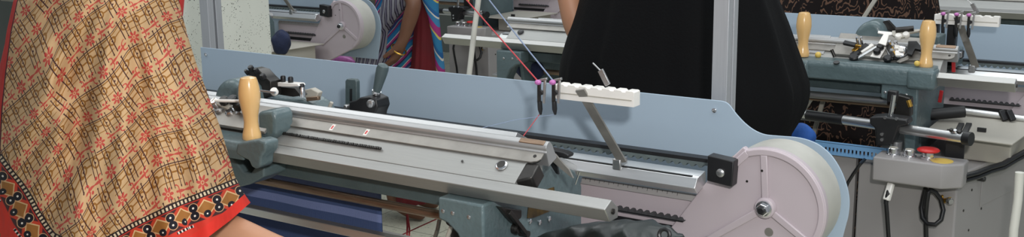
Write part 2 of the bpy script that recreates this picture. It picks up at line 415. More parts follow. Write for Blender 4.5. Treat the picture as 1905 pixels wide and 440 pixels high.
# labels, screws and lever on the end plate
EPX = O1.x - .2222
def eplate(pts, t=.0012): return MB().prism([P(a, b, X=EPX) for a, b in pts], (t, 0, 0))
near('warning_plate', eplate([(1008, 354), (1030, 347), (1031, 357), (1014, 362)]), 'label')
near('warning_plate', eplate([(982, 384), (1022, 392), (992, 404), (980, 405)]), 'label')
for a, b in ((985, 411), (1003, 413), (1021, 406), (985, 318)):
    near('plate_screw', MB().lathe([(.005, 0), (.005, .002), (.003, .0035)], P(a, b, X=EPX), (1, 0, 0), 10), 'chrome')
near('pivot_bolt', MB().lathe([(.0095, 0), (.0095, .008), (.006, .011)], P(955, 424, X=EPX), (1, 0, 0), 16), 'darksteel')
lv = near('latch_lever', MB().bar(P(946, 393, X=EPX + .012), P(978, 434, X=EPX + .012), .008, .008, (1, 0, 0)), 'darksteel', bv=.001)
MB().tube([P(978, 434, X=EPX + .012) + Vector((-.013, 0, 0)), P(978, 434, X=EPX + .012) + Vector((.006, 0, 0))], .006, 10).build('lever_pin', 'darksteel', lv)
near('latch_block', eplate([(920, 382), (962, 388), (962, 402), (948, 414), (938, 404)], .010), 'darksteel', bv=.002)
near('needle_guard', MB().quadbox([bedpt(O1, x, s, nn) for nn in (-.03, -.001) for x, s in ((-.18, .008), (-.155, .02), (-.155, .05), (-.18, .05))]), 'darksteel', bv=.003)
# torn end of a spare strap over the bed end
near('strap_end', MB().loft([[P(a, b, Y=1.55) + Vector((0, o, 0)) for a, b, o in q] for q in ([(1018, 287, 0), (1032, 286, 0), (1032, 286, .004), (1018, 287, .004)], [(1028, 300, 0), (1044, 300, 0), (1044, 300, .004), (1028, 300, .004)], [(1046, 316, .0), (1058, 315, 0), (1058, 315, .004), (1046, 316, .004)], [(1062, 329, 0), (1066, 331, 0), (1066, 331, .004), (1062, 329, .004)])]), 'worn')
near('strap_dark_flap', MB().loft([[P(a, b, Y=1.565) + Vector((0, o, 0)) for a, b, o in q] for q in ([(1018, 288, 0), (1030, 288, 0), (1030, 288, .004), (1018, 288, .004)], [(1024, 306, 0), (1036, 308, 0), (1036, 308, .004), (1024, 306, .004)], [(1034, 322, 0), (1039, 324, 0), (1039, 324, .004), (1034, 322, .004)])]), 'black')  # second flap, black, just behind the strap end
near('yarn_pin', MB().tube([P(1078, 319, Y=1.58), P(1070, 342, Y=1.58)], .0014, 8), 'chrome')
near('slide_catch', pxprism([(1012, 275), (1048, 283), (1058, 288), (1056, 294), (1040, 293), (1012, 284)], 1.56, 0, .02), 'black', bv=.002)
# machine posts behind the board
def post(px, Y, gro):
    c = P(px, 80, Y=Y); w = .024; wx = .0155
    p = main
    q = MB(); 
    s_ = [(-wx, -w), (wx, -w), (wx, -.0035), (wx - .009, -.0035), (wx - .009, .0035), (wx, .0035), (wx, w), (-wx, w)]
    q.prism([(c.x + a, c.y + b, .05) for a, b in s_], (0, 0, 2.1))
    o = q.build('yarn_stand_post', 'alu', p, .001)
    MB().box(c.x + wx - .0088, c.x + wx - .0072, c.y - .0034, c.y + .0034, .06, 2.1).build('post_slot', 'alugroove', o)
    MB().box(c.x - w - .03, c.x + w + .03, c.y - w - .03, c.y + w + .03, 0, .05).build('post_foot', 'alu', o, .004)
post(396.5, 1.95, 1); post(1349, 1.935, 1)
MB().bar((-2.28, 1.95, 2.17), (-.76, 1.94, 2.17), .05, .05).build('yarn_stand_beam', 'alu', main, .002)
# ------------------------------------------------------------ yarn guide arms
def guide_arm(O, label, fn):
    D_ = O - O1
    w = lambda px, py, Y: P(px, py, Y=Y) + D_
    r = thing('yarn_guide_arm', label, 'yarn guide', w(1155, 303, 1.735))
    a, b = w(1030, 161, 1.65), w(1180, 185, 1.65)
    z0, z1 = 1.1235, 1.151
    m = MB(); x0, x1 = a.x, b.x
    tops = [(x0, z0)]
    tops += [(x1, z0), (x1, z1 - .002)]
    nn = 7
    for i in range(nn):
        xx = x1 - (x1 - x0) * (i + .12) / nn
        tops += [(xx, z1), (xx - (x1 - x0) / nn * .55, z1), (xx - (x1 - x0) / nn * .6, z1 - .0028), (xx - (x1 - x0) / nn * .85, z1 - .0028)]
    tops += [(x0, z1 - .002)]
    m.prism([(x, a.y - .002, z) for x, z in tops], (0, .024, 0))
    gb = m.build('guide_bar', 'white', r, .0008)
    MB().box(x0 + .004, x1 - .004, a.y - .0028, a.y - .0015, z0 + .0105, z0 + .0125).build('bar_groove', 'cream', gb)
    q0, q1 = w(1079, 166, 1.642), w(1158, 301, 1.728)
    sd = Vector((0, .3, 1)).cross(q1 - q0).normalized()
    MB().bar(q0, q1, .019, .004, (0, 1, .3)).build('arm_strip', 'worn' , r, .0006)
    c = w(1153, 300, 1.735)
    MB().box(c.x - .009, c.x + .009, c.y - .014, c.y + .016, c.z - .014, c.z + .008).build('clamp', 'steel', r, .003)
    t = MB().bar(w(1131, 158, 1.66), w(1117, 130, 1.66), .011, .004, (0, 1, .2)).build('wire_holder', 'steel', r, .0006)
    MB().tube([w(1119, 133, 1.66), w(1103, 117, 1.66)], .0013, 8).build('wire', 'steel', t)
    return r
def feeder(O, px, label, group):
    D_ = O - O1
    c = P(px, 165, Y=1.641) + D_
    r = thing('yarn_feeder', label, 'yarn feeder', c + Vector((0, 0, -.04)), group)
    w = lambda dx, py, dy=0: P(px + dx, py, Y=1.636 + dy) + D_
    MB().bar(w(-3, 152), w(-3, 190), .0065, .004, (0, 1, 0)).build('back_jaw', 'darksteel', r, .0006)
    MB().bar(w(8, 148), w(6, 192), .0045, .004, (0, 1, 0)).build('front_jaw', 'steel', r, .0006)
    MB().bar(w(-2, 149), w(12, 146), .006, .004).build('top_hook', 'steel', r, .0006)
    MB().ball(w(-5, 153, -.004), .0058, 14, 9, (1.15, 1, .85)).build('bead', 'magenta', r)
    MB().lathe([(.0048, -.004), (.0048, .003)], w(0, 172, -.002), (0, 1, 0), 14).build('roller', 'black', r)
    MB().tube([w(-2, 188), w(-1, 203), w(0, 213)], [.0045, .0048, .002], 10).build('tip', 'black', r)
    return r
guide_arm(O1, 'white notched guide bar on a slanting arm clamped to the nearest machine rail', 1)
feeder(O1, 1006, 'metal yarn feeder clip with red yarn, on the near white bar', 'yarn feeders on the near bar')
feeder(O1, 1033, 'metal yarn feeder clip with blue yarn, on the near white bar', 'yarn feeders on the near bar')
# ------------------------------------------------------------ clamp with lever behind the bed
def stop_clamp():
    Y = 1.70
    r = thing('lever_clamp', 'black clamp with dark green upright lever handle in front of the blue board', 'clamp', P(690, 215, Y=Y))
    def pr(pts, y0, y1): 
        w = [P(a, b, Y=Y) for a, b in pts]; return MB().prism([(p.x, Y + y0, p.z) for p in w], (0, y1 - y0, 0))
    pr([(642, 226), (642, 150), (645, 146.5), (660, 147.5), (663, 152), (664, 228)], .0, .012).build('slotted_plate', 'tealdark', r, .002)
    pr([(651, 165), (655, 165), (655, 188), (651, 188)], -.001, .003).build('plate_slot', 'black', r)
    b = pr([(662, 222), (662, 186), (674, 183), (682, 178), (700, 176), (712, 182), (715, 196), (710, 208), (706, 230), (664, 226)], -.022, .02).build('block', 'black', r, .004)
    MB().lathe([(.0085, -.022), (.0085, -.030), (.006, -.032)], P(705, 188.5, Y=Y), (0, 1, 0), 18).build('clamp_bolt', 'steel', b)
    MB().lathe([(.0055, 0), (.0055, -.016), (.004, -.018)], P(652, 196.5, Y=Y), (0, 1, 0), 14).build('plate_bolt', 'steel', r)
    a, c = P(700, 172, Y=Y), P(714, 119, Y=Y)
    L = (c - a).length; d = (c - a).normalized()
    h = MB().lathe([(.0078, 0), (.009, .15 * L), (.0122, .6 * L), (.0132, .82 * L), (.0115, .95 * L), (.006, L)], a, d, 20).build('lever_handle', 'tealdark', r)
    MB().lathe([(.0098, -.003), (.0098, .004)], a, d, 18).build('collar', 'chrome', h)
    MB().tube([a - d * .03, a], .006, 10).build('lever_stem', 'darksteel', h)
    # foot reaching the rail below
    f = P(690, 222, Y=Y)
    MB().box(f.x - .03, f.x + .02, Y - .02, Y + .03, 1.0, f.z + .002).build('clamp_foot', 'black', r, .002)
stop_clamp()
# ------------------------------------------------------------ carriages
HPROF = [(.0165, 0), (.0178, .004), (.0172, .012), (.0145, .022), (.0132, .034), (.0145, .048), (.0180, .064), (.0202, .079), (.0203, .088), (.0190, .101), (.0165, .112), (.0145, .1175), (.008, .1195)]
def handle(r, p, tilt=(0, 0, 1)):
    return MB().lathe(HPROF, p, tilt, 28).build('wooden_handle', 'wood', r)
def beam(r, H, x0, x1, lo=-.05):
    m = MB()
    yz = [(-.036, lo), (-.038, -.012), (-.030, -.001), (.018, .001), (.030, -.004), (.030, -.013), (-.020, -.015), (-.027, -.028), (-.027, lo)]
    m.prism([(x0, H.y + y, H.z + z) for y, z in yz], (x1 - x0, 0, 0))
    return m.build('beam', 'teal', r, .004)
def dome(r, c, s=1.0):
    m = MB(); pts = []
    for i in range(25):
        t = PI * i / 24; pts.append((math.cos(t) * (.05 if i > 12 else .034) * s, (.018 + math.sin(t) * .052) * s))
    pts = [(.034 * s, 0)] + pts + [(-.05 * s, 0)]
    m.prism([(c.x + x, c.y - .03, c.z + z) for x, z in pts], (0, .08, 0))
    return m.build('dome_cover', 'teal', r, .016, seg=5)
def knob(r, p, rad, h, m, ax=(0, 0, 1), name='knob'):
    return MB().lathe([(rad * .8, 0), (rad, h * .2), (rad, h * .8), (rad * .75, h)], p, ax, 16).build(name, m, r)
def plate(r, pts, Y, th, m, name, bv=.0006):
    """flat plate standing at depth(s) Y, outline in photo pixels"""
    w = [P(a, b, Y=(Y if not isinstance(Y, (list, tuple)) else Y[i])) for i, (a, b) in enumerate(pts)]
    n = (w[1] - w[0]).cross(w[2] - w[0]).normalized()
    return MB().prism(w, n * th).build(name, m, r, bv)
# far carriage (right)
H3 = P(1722, 123, Y=2.83)
c3 = thing('carriage', 'parked teal carriage with two pale wooden handles on the right machine', 'carriage', H3)
H3L = P(1493, 103, Y=2.83)
beam(c3, H3, H3L.x - .03, H3.x + .028)
for p in (H3, H3L): handle(c3, p + Vector((0, 0, -.002)))
MB().box(H3.x - .035, H3.x + .034, H3.y - .045, H3.y + .032, H3.z - .055, H3.z - .004).build('end_casting', 'teal', c3, .009, seg=3)
MB().box(H3L.x - .04, H3L.x + .03, H3.y - .043, H3.y + .032, H3.z - .052, H3.z - .003).build('end_casting', 'teal', c3, .009, seg=3)
# cam plate lying above the sloping bed
q = [(x, y, z) for x, y, z in ((H3.x - .245, .022, .006), (H3.x + .0, .022, .006), (H3.x + .0, .088, .054), (H3.x - .245, .088, .054))]
MB().prism([(x, H3.y + y, H3.z + z) for x, y, z in q], (0, -.003, .006)).build('cam_plate', 'worn', c3, .001)
MB().prism([(H3.x - .36 + a, H3.y + y, H3.z + z) for a, y, z in ((0, .028, .004), (.09, .028, .004), (.09, .085, .046), (0, .085, .046))], (0, -.002, .005)).build('side_plate', 'steel', c3, .001)
dome(c3, P(1627, 82, Y=2.94) + Vector((0, 0, -.005)), 1.0)
CQ = Vector((H3.x, H3.y + .022, H3.z + .012)); CN = Vector((0, -.048, .066)).normalized()
def cp(px, py, off=0): return Ppl(px, py, CQ, CN, off)
def cplate(r, pts, off, th, m, name, bv=.0006):
    return MB().prism([cp(a, b, off) for a, b in pts], CN * th).build(name, m, r, bv)
def cknob(r, px, py, rad, h, m, name='cam_knob', off=0): return knob(r, cp(px, py, off), rad, h, m, CN, name)
def cbar(r, a, b, w, h, m, name, off=.004): return MB().bar(cp(*a, off), cp(*b, off), w, h, CN).build(name, m, r, .0008)
# T-shaped spring plate, tab with two black knobs
cplate(c3, [(1634, 59), (1667, 62), (1666, 66), (1654, 67), (1648, 86), (1634, 82), (1644, 65), (1633, 63)], .020, .004, 'white', 'spring_plate')
cplate(c3, [(1634, 86), (1649, 89), (1637, 109), (1619, 106)], .005, .003, 'white', 'cam_tab')
cknob(c3, 1638, 91, .0095, .014, 'black', off=.008); cknob(c3, 1632, 99, .0095, .014, 'black', off=.008)
# left lock with its lever
cbar(c3, (1570, 79), (1592, 84), .012, .008, 'black', 'lever', .018)
cbar(c3, (1591, 84), (1602, 86), .005, .005, 'gold', 'lever_rod', .018)
for px, py, rr_, hh in ((1597, 86, .004, .034), (1604, 84, .004, .03), (1600, 92, .0055, .014)): cknob(c3, px, py, rr_, hh, 'chrome', 'lever_stud')
cbar(c3, (1594, 109), (1634, 86), .007, .006, 'bright', 'slide_bar')
cbar(c3, (1585, 104), (1614, 84), .015, .010, 'black', 'slide_block')
cbar(c3, (1602, 98), (1624, 84), .010, .009, 'white', 'slide_guide')
cbar(c3, (1588, 97), (1600, 88), .012, .014, 'gold', 'slide_catch')
for px, py, rr_ in ((1589, 110, .012), (1594, 104, .008), (1652, 112, .011)): cknob(c3, px, py, rr_, .013, 'black')
# right lock: slide bars, springs, bright cam dial
cbar(c3, (1659, 110), (1648, 88), .005, .005, 'bright', 'slide_bar')
cbar(c3, (1652, 86), (1664, 108), .013, .013, 'darksteel', 'spring_box')
cbar(c3, (1667, 106), (1657, 84), .004, .018, 'gold', 'spring_rod')
for px, py in ((1655, 85), (1662, 91), (1660, 101), (1667, 86)): cknob(c3, px, py, .0055, .018, 'chrome', 'spring_stud')
dd = MB().lathe([(.024, 0), (.024, .004), (.018, .010), (.006, .013)], cp(1672, 97), CN, 22).build('cam_dial', 'chrome', c3)
MB().ring(cp(1672, 97, .003), CN, .0245, .0035, 22, 8).build('dial_rim', 'black', dd)
for px, py in ((1669, 89), (1676, 94), (1670, 102)): cplate(c3, [(px - 5, py - 4), (px + 5, py - 2), (px + 6, py + 4), (px - 4, py + 4)], .012, .006, 'white', 'dial_tab', .001)
cplate(c3, [(1688, 84), (1702, 92), (1690, 112), (1674, 118), (1668, 116), (1682, 106)], .001, .004, 'worn', 'curved_plate')
cplate(c3, [(1690, 80), (1706, 80), (1716, 92), (1714, 97), (1703, 94), (1697, 106), (1688, 104)], .010, .008, 'black', 'cam_lever', .001)
# rear parts between the dome and the right handle
cplate(c3, [(1660, 60), (1712, 57), (1713, 60), (1686, 65), (1690, 70), (1672, 74), (1660, 68)], .034, .006, 'cream', 'rear_plate')
for px, py in ((1672, 72), (1686, 69)): cknob(c3, px, py, .0095, .014, 'white', 'roller', .03)
cbar(c3, (1666, 56), (1700, 53), .010, .012, 'darksteel', 'rear_rod', .045)
plate(c3, [(1642, 40), (1652, 38), (1668, 55), (1658, 60), (1648, 52)], 2.95, .014, 'darksteel', 'brush_holder')
MB().ball(P(1522, 102, Y=2.84), .0085).build('indicator_ball', 'yellow', c3)
MB().ball(P(1706, 118, Y=2.81), .0075).build('indicator_ball', 'yellow', c3)
MB().tube([P(1553, 106, Y=2.83), P(1547, 92, Y=2.83)], .0045, 10).build('stop_pin', 'darksteel', c3)
MB().lathe([(.008, -.001), (.008, .0015)], P(1556, 116, Y=2.795), (0, -.4, 1), 14).build('beam_hole', 'black', c3)
plate(c3, [(1740, 84), (1746, 83), (1747, 92), (1741, 93)], 2.90, .02, 'cream', 'stop_tab')
MB().prism([(H3.x - .10, H3.y + .10, H3.z + .03), (H3.x + .01, H3.y + .10, H3.z + .03), (H3.x + .01, H3.y + .17, H3.z + .03), (H3.x - .10, H3.y + .17, H3.z + .03)], (0, 0, .035)).build('rear_box', 'tealdark', c3, .004)
MB().box(H3L.x + .06, H3.x + .02, 3.12, 3.2, 1.0, 1.05).build('rear_beam', 'teal', c3, .005)
MB().box(H3.x - .16, H3.x - .02, H3.y + .08, 3.14, H3.z + .035, H3.z + .045).build('bridge', 'tealdark', c3, .004)
# near carriage (left, being pushed)
H1 = P(469, 257, Y=1.372)
c1 = thing('carriage', 'teal carriage on the nearest machine beside the printed shawl', 'carriage', H1)
handle(c1, H1 + Vector((0, 0, -.002)), (0, 0, 1))
beam(c1, H1, H1.x - .40, H1.x + .012, -.034)
pl = [P(a, b, Y=1.37) for a, b in ((470, 258), (510, 251), (524, 256), (523, 272), (515, 283), (514, 300), (506, 306), (497, 302), (492, 290), (478, 283), (468, 276))]
MB().prism([(p.x, 1.33, p.z) for p in pl], (0, .035, 0)).build('claw_casting', 'teal', c1, .005, seg=3)
MB().box(H1.x - .05, H1.x + .04, H1.y - .036, H1.y + .028, H1.z - .030, H1.z - .003).build('end_casting', 'teal', c1, .009, seg=3)
pl = [P(a, b, Y=1.40) for a, b in ((478, 208), (506, 205), (512, 218), (512, 250), (502, 262), (480, 258))]
MB().prism([(p.x, 1.40, p.z) for p in pl], (0, .05, 0)).build('cheek', 'teal', c1, .012, seg=3)
MB().prism([(H1.x + a, H1.y + y, H1.z + z) for a, y, z in ((-.36, .024, .004), (.01, .024, .004), (.01, .075, .040), (-.36, .075, .040))], (0, -.003, .006)).build('cam_plate', 'worn', c1, .001)
dome(c1, P(450, 212, Y=1.50), 1.08)
plate(c1, [(456, 133), (468, 127), (482, 131), (494, 144), (503, 152), (505, 178), (490, 184), (486, 160), (466, 144)], 1.53, .03, 'darksteel', 'brush_holder', .002)
plate(c1, [(503, 152), (553, 156), (556, 160), (540, 161), (505, 160)], 1.55, .02, 'white', 'rear_plate')
plate(c1, [(507, 160), (548, 164), (560, 178), (545, 180), (520, 176), (508, 172)], 1.57, .02, 'darksteel', 'rear_lever')
MB().tube([P(450, 164, Y=1.44), P(512, 172, Y=1.44)], .0022, 8).build('cross_rod', 'chrome', c1)
MB().tube([P(400, 187, Y=1.40), P(460, 188, Y=1.42)], .003, 8).build('cross_rod', 'white', c1)
knob(c1, P(513, 174, Y=1.46), .0075, .012, 'white', (0, -.6, .8), 'roller')
for a, b in ((527, 153), (541, 155), (562, 168)): knob(c1, P(a, b, Y=1.56), .0055, .014, 'black', (0, 0, 1), 'stud')
MB().lathe([(.006, 0), (.0055, .02), (.003, .024)], P(563, 180, Y=1.56), (0, 0, 1), 12).build('spring_stud', 'chrome', c1)
w = [P(a, b, Y=1.60) for a, b in ((505, 178), (560, 183), (578, 194), (592, 212), (500, 204))]
MB().prism(w, (0, .06, 0)).build('rear_casting', 'teal', c1, .006)
w = [P(a, b, Y=1.60) for a, b in ((562, 168), (578, 164), (592, 172), (588, 184), (570, 186))]
MB().prism(w, (0, .015, 0)).build('rear_tab', 'cream', c1, .002)
MB().bar(P(572, 184, Y=1.60), P(594, 182, Y=1.60), .008, .008).build('rear_arm', 'brown', c1, .001)
MB().tube([P(611, 205, Y=1.62), P(617, 190, Y=1.62)], .004, 8).build('rear_pin', 'cream', c1)
for a, b, rr_ in ((470, 131, .006), (480, 135, .005), (492, 146, .006), (462, 138, .004)): knob(c1, P(a, b, Y=1.52), rr_, .012, 'black', (0, -.6, .8), 'stud')
# knobs and plates on the cam plate left of the handle
for a, b, mm in ((403, 196, 'chrome'), (420, 192, 'darksteel'), (436, 190, 'black'), (412, 210, 'steel'), (432, 214, 'chrome'), (446, 202, 'darksteel'), (400, 216, 'black')):
    knob(c1, P(a, b, Y=1.425), .010, .014, mm, (0, -.55, .83), 'cam_knob')
for (a, b), (c, d), mm in (((392, 204), (440, 226), 'steel'), ((408, 226), (448, 232), 'bright'), ((396, 186), (428, 200), 'cream'), ((420, 222), (450, 206), 'steel')):
    MB().bar(P(a, b, Y=1.42), P(c, d, Y=1.425), .012, .006, (0, -.55, .83)).build('slide_bar', mm, c1, .001)
# ------------------------------------------------------------ further machines
m3 = machine('knitting machine on the right carrying the parked carriage with two wooden handles', O3, 1.735, board_left=P(1075, 20, Y=3.285).x - O3.x, inset=.06)
MB().lathe([(.0105, 0), (.0105, .002), (.0085, .0032)], bedpt(O3, -1.735 + .28, .034, .0005), (0, -math.sin(SLA), math.cos(SLA)), 24).build('bed_knob', 'black', m3)
m2 = machine('knitting machine at far left, its cream wheel housing beside the striped tunic', O2, 1.74)
m5 = machine('furthest knitting machine at top centre, partly hidden by the white hose', O5, 1.74)
for px, py0, py1 in ((1753, 118, 136), (1774, 115, 134), (1752, 168, 190)):
    a, b = P(px, py0, Y=2.90), P(px - (4 if py0 > 150 else 0), py1, Y=2.90)
    MB().bar(a, b, .009, .006, (0, 1, 0)).build('red_latch', 'redenamel', m3, .001)
MB().tube([P(1480, 173, Y=2.86), P(1652, 188, Y=2.86)], .010, 14).build('cloth_roller', 'steel', m3)
q2 = P(545, 13, Y=1.735 + O2.y - O1.y).x - (P(1155, 303, Y=1.735).x + O2.x - O1.x)
guide_arm(O2 + Vector((q2, 0, 0)), 'guide bar arm on the rail of the far left machine', 1)
guide_arm(O3 + Vector((.0, 0, 0)), 'white notched guide bar on a slanting arm above the right machine', 1)
for i, (px, lb) in enumerate(((1755, 'leftmost of the three feeder clips on the far right white bar'), (1780, 'middle one of the three feeder clips on the far right white bar'), (1803, 'feeder clip nearest the slanting arm on the far right white bar'))):
    tgt = P(px, 40, Y=1.641 + O3.y - O1.y)
    # same feeder, shifted along the right machine's bar
    base = P(1006, 165, Y=1.641) + (O3 - O1)
    off = Vector((tgt.x - base.x, 0, 0))
    feeder(O3 + off, 1006, lb, 'yarn feeders on the right bar')
MB().box(P(1733, 80, Y=3.1).x, P(1792, 92, Y=3.1).x, 3.09, 3.12, 1.03, 1.05).build('stop_rail', 'black', m3, .002)
for a, b in ((1736, 62), (1770, 60)):
    q = P(a, b, Y=3.12); MB().box(q.x - .012, q.x + .012, 3.12, 3.15, 1.0, q.z + .03).build('stop_post', 'black', m3, .003)
for a in (1778, 1786):
    MB().box(P(a, 92, Y=3.08).x - .005, P(a, 92, Y=3.08).x + .005, 3.075, 3.092, 1.035, 1.05).build('stop_switch', 'chrome', m3, .001)
MB().tube([P(1712, 214, Y=2.97), P(1794, 207, Y=3.02)], [.016, .016], 16).build('roller_end', 'black', m3)
MB().tube([P(1794, 206, Y=3.10), P(1960, 228, Y=3.10)], .009, 14).build('rear_bar', 'bright', m3)
for px in (1866, 1880): MB().bar(P(px - 4, 205, Y=3.085), P(px + 5, 224, Y=3.075), .016, .010, (0, -.3, 1)).build('stop_finger', 'black', m3, .002)
# ------------------------------------------------------------ cabinets and control boxes
def cabinet(D_, label, tray=True):
    w = lambda px, py, Y: P(px, py, Y=Y) + D_
    c = w(1783, 325, 2.71); zt = c.z
    dx, dy = .105, .46
    foot = [(c.x, c.y), (c.x + dx, c.y + dy), (c.x - .24, c.y + dy), (c.x - .24, c.y)]
    r = thing('control_cabinet', label, 'cabinet', (c.x - .1, c.y + .2, 0))
    MB().prism([(x, y, .03) for x, y in foot], (0, 0, zt - .03)).build('cabinet_body', 'grey', r, .004)
    MB().prism([(x + (-.03 if x > c.x - .1 else .03), y + (.03 if y < c.y + .2 else -.03), 0) for x, y in foot], (0, 0, .032)).build('plinth', 'black', r)
    d = Vector((dx, dy, 0)).normalized(); n = Vector((dy, -dx, 0)).normalized()
    C0 = Vector((c.x, c.y, 0))
    s = lambda t, z, o=0: C0 + d * t + n * o + Vector((0, 0, z))
    pn = MB().prism([s(.14, zt - .11), s(.43, zt - .11), s(.43, zt - .02), s(.14, zt - .02)], n * .0016).build('side_door', 'grey', r, .0008)
    MB().lathe([(.007, 0), (.007, .016), (.0055, .019)], s(.115, zt - .030), n, 14).build('door_knob', 'black', r)
    for t, z in ((.085, zt - .055), (.045, zt - .10), (.152, zt - .118), (.085, zt - .16), (.10, zt - .022)):
        MB().lathe([(.0032, 0), (.0032, .0012)], s(t, z), n, 10).build('panel_screw', 'darksteel', r)
    if not tray: return r, c, zt
    # folded sheet metal tray on top of the cabinet
    zt2 = zt + .065
    e = [(c.x - .115, c.y + .12), (c.x + .10, c.y + .10), (c.x + .13, c.y + .44), (c.x - .115, c.y + .44)]
    tr = MB().prism([(x, y, zt + .001) for x, y in [(c.x - .05, c.y + .16), (c.x + .09, c.y + .16), (c.x + .10, c.y + .42), (c.x - .05, c.y + .42)]], (0, 0, .063)).build('tray_support', 'cream', r, .004)
    MB().prism([(x, y, zt2) for x, y in e], (0, 0, .004)).build('top_tray', 'cream', r, .001)
    MB().box(c.x + .0, c.x + .022, c.y + .20, c.y + .206, zt2 + .004, zt2 + .015).build('tray_clip', 'black', r, .001)
    return r, c, zt
def control_box(D_, label):
    w = lambda px, py, Y: P(px, py, Y=Y) + D_
    a, b = w(1624, 291, 2.62), w(1750, 352, 2.62)
    r = thing('control_box', label, 'control box', ((a.x + b.x) / 2, 2.66 + D_.y, b.z))
    foot = [(a.x, a.y), (b.x, a.y), (b.x + .042, a.y + .035), (b.x + .042, a.y + .0905), (a.x, a.y + .0905)]
    MB().prism([(x, y, b.z) for x, y in foot], (0, 0, a.z - b.z)).build('box_casing', 'grey', r, .004)
    zt = a.z
    for px in (1659, 1689):
        q = w(px, 292, 2.65)
        bt = MB().lathe([(.0175, 0), (.0175, .004), (.0135, .005), (.0135, .018), (.0125, .019)], (q.x, q.y + .012, zt), (0, 0, 1), 22).build('push_button', 'chrome', r)
        MB().lathe([(.0100, .0188), (.0100, .0200)], (q.x, q.y + .012, zt), (0, 0, 1), 18).build('button_cap', 'cream', bt)
    q = w(1724, 294, 2.655)
    e = MB().lathe([(.0175, 0), (.0175, .005), (.014, .006), (.014, .018)], (q.x, q.y + .012, zt), (0, 0, 1), 22).build('stop_base', 'chrome', r)
    MB().lathe([(.014, .018), (.024, .0185), (.0265, .0205), (.0265, .0225), (.023, .0255), (.010, .027)], (q.x, q.y + .012, zt), (0, 0, 1), 26).build('emergency_stop', 'red', r)
    MB().lathe([(.026, 0), (.026, .0012)], (q.x + .034, q.y + .006, zt), (0, 0, 1), 26).build('stop_label_disc', 'yellow', r)
    return r
ZERO = Vector((0, 0, 0))
cabinet(ZERO, 'light grey cabinet under the right end of the right machine, behind the control box')
control_box(ZERO, 'grey control box with chrome buttons and red stop knob on the right cabinet')
cabinet(O5 - O3, 'cream grey cabinet of the furthest machine, behind the white hose')
control_box(O5 - O3, 'small far control box with red stop knob beside the white hose')
cabinet(O2 - O3, 'cream grey cabinet under the wheel housing of the far left machine')
cabinet(O1 - O3, 'grey cabinet under the right end of the nearest machine', False)
# ------------------------------------------------------------ cables, hoses, small things round the right machine
tag(MB().tube([P(a, b, Y=Y) for a, b, Y in ((1654, 342, 2.64), (1652, 360, 2.62), (1648, 372, 2.62), (1650, 395, 2.62), (1653, 440, 2.63), (1654, 520, 2.64), (1654, 640, 2.66))] + [Vector((P(1654, 640, Y=2.66).x, 2.66, .005))], .0052, 10).build('power_cable', 'black'), 'thin black cable hanging straight down from the white plug under the control box', 'cable')
pg = thing('cable_plug', 'white plug hanging below the left end of the control box', 'plug', P(1652, 370, Y=2.63))
MB().bar(P(1658, 340, Y=2.635), P(1649, 372, Y=2.62), .016, .014).build('plug_body', 'white', pg, .003)
MB().tube([P(1649, 371, Y=2.62), P(1648, 378, Y=2.62)], .0055, 10).build('plug_boot', 'black', pg)
lp = []
for a, b in ((1722, 350), (1718, 366), (1714, 385), (1716, 405), (1726, 416), (1740, 417), (1751, 408), (1755, 390), (1750, 370), (1740, 357), (1730, 352), (1727, 356), (1724, 375), (1722, 400), (1723, 440), (1724, 560), (1724, 640)):
    lp.append(P(a, b, Y=2.675 + .012 * math.sin(len(lp))))
lp.append(Vector((lp[-1].x, lp[-1].y, .005)))
tag(MB().tube(lp, .0058, 10).build('looped_cable', 'black'), 'black cable tied in a loop below the control box', 'cable')
tp = thing('drain_tap', 'small brass and chrome fitting on the cabinet beside the looped cable', 'fitting', P(1762, 372, Y=2.69))
MB().tube([P(1752, 374, Y=2.70), P(1768, 370, Y=2.685)], .006, 10).build('fitting_body', 'gold', tp)
MB().lathe([(.0085, 0), (.0085, .01), (.006, .013)], P(1765, 372, Y=2.69), (.6, -.8, 0), 14).build('fitting_cap', 'chrome', tp)
MB().tube([P(1754, 378, Y=2.70), P(1753, 363, Y=2.69)], .003, 8).build('fitting_lever', 'gold', tp)
cb = [(1779, 331, 2.70), (1796, 334, 2.70), (1818, 328, 2.735), (1842, 318, 2.785), (1866, 311, 2.84), (1890, 297, 2.91), (1925, 278, 3.0), (1960, 260, 3.1)]
for i, (o, lb) in enumerate(((1, 'lower of two black cables running along the cabinet side'), (-8, 'upper of two black cables running along the cabinet side'))):
    tag(MB().tube([P(a, b + o * (1 - .03 * k), Y=Y - .004 * i) for k, (a, b, Y) in enumerate(cb)], .0062, 8).build('side_cable', 'black'), lb, 'cable', 'cables along the cabinet side')
tag(MB().tube([P(a, b, Y=Y) for a, b, Y in ((1612, 292, 2.72), (1600, 305, 2.66), (1588, 322, 2.66), (1578, 338, 2.66), (1560, 380, 2.66), (1540, 470, 2.66), (1540, 640, 2.68))] + [Vector((P(1540, 640, Y=2.68).x, 2.68, .004))], .0042, 8).build('thin_cable', 'black'), 'thin black cable slanting down beside the blue board tip, left of the control box', 'cable')
tag(MB().tube([P(1897, 320, Y=2.62), P(1894, 370, Y=2.62), P(1886, 425, Y=2.60), P(1880, 520, Y=2.6), P(1878, 600, Y=2.6), Vector((P(1878, 600, Y=2.6).x, 2.6, .0))], .010, 12).build('grey_hose', 'clearwhite'), 'pale grey hose at the bottom right edge in front of the cabinet', 'hose')
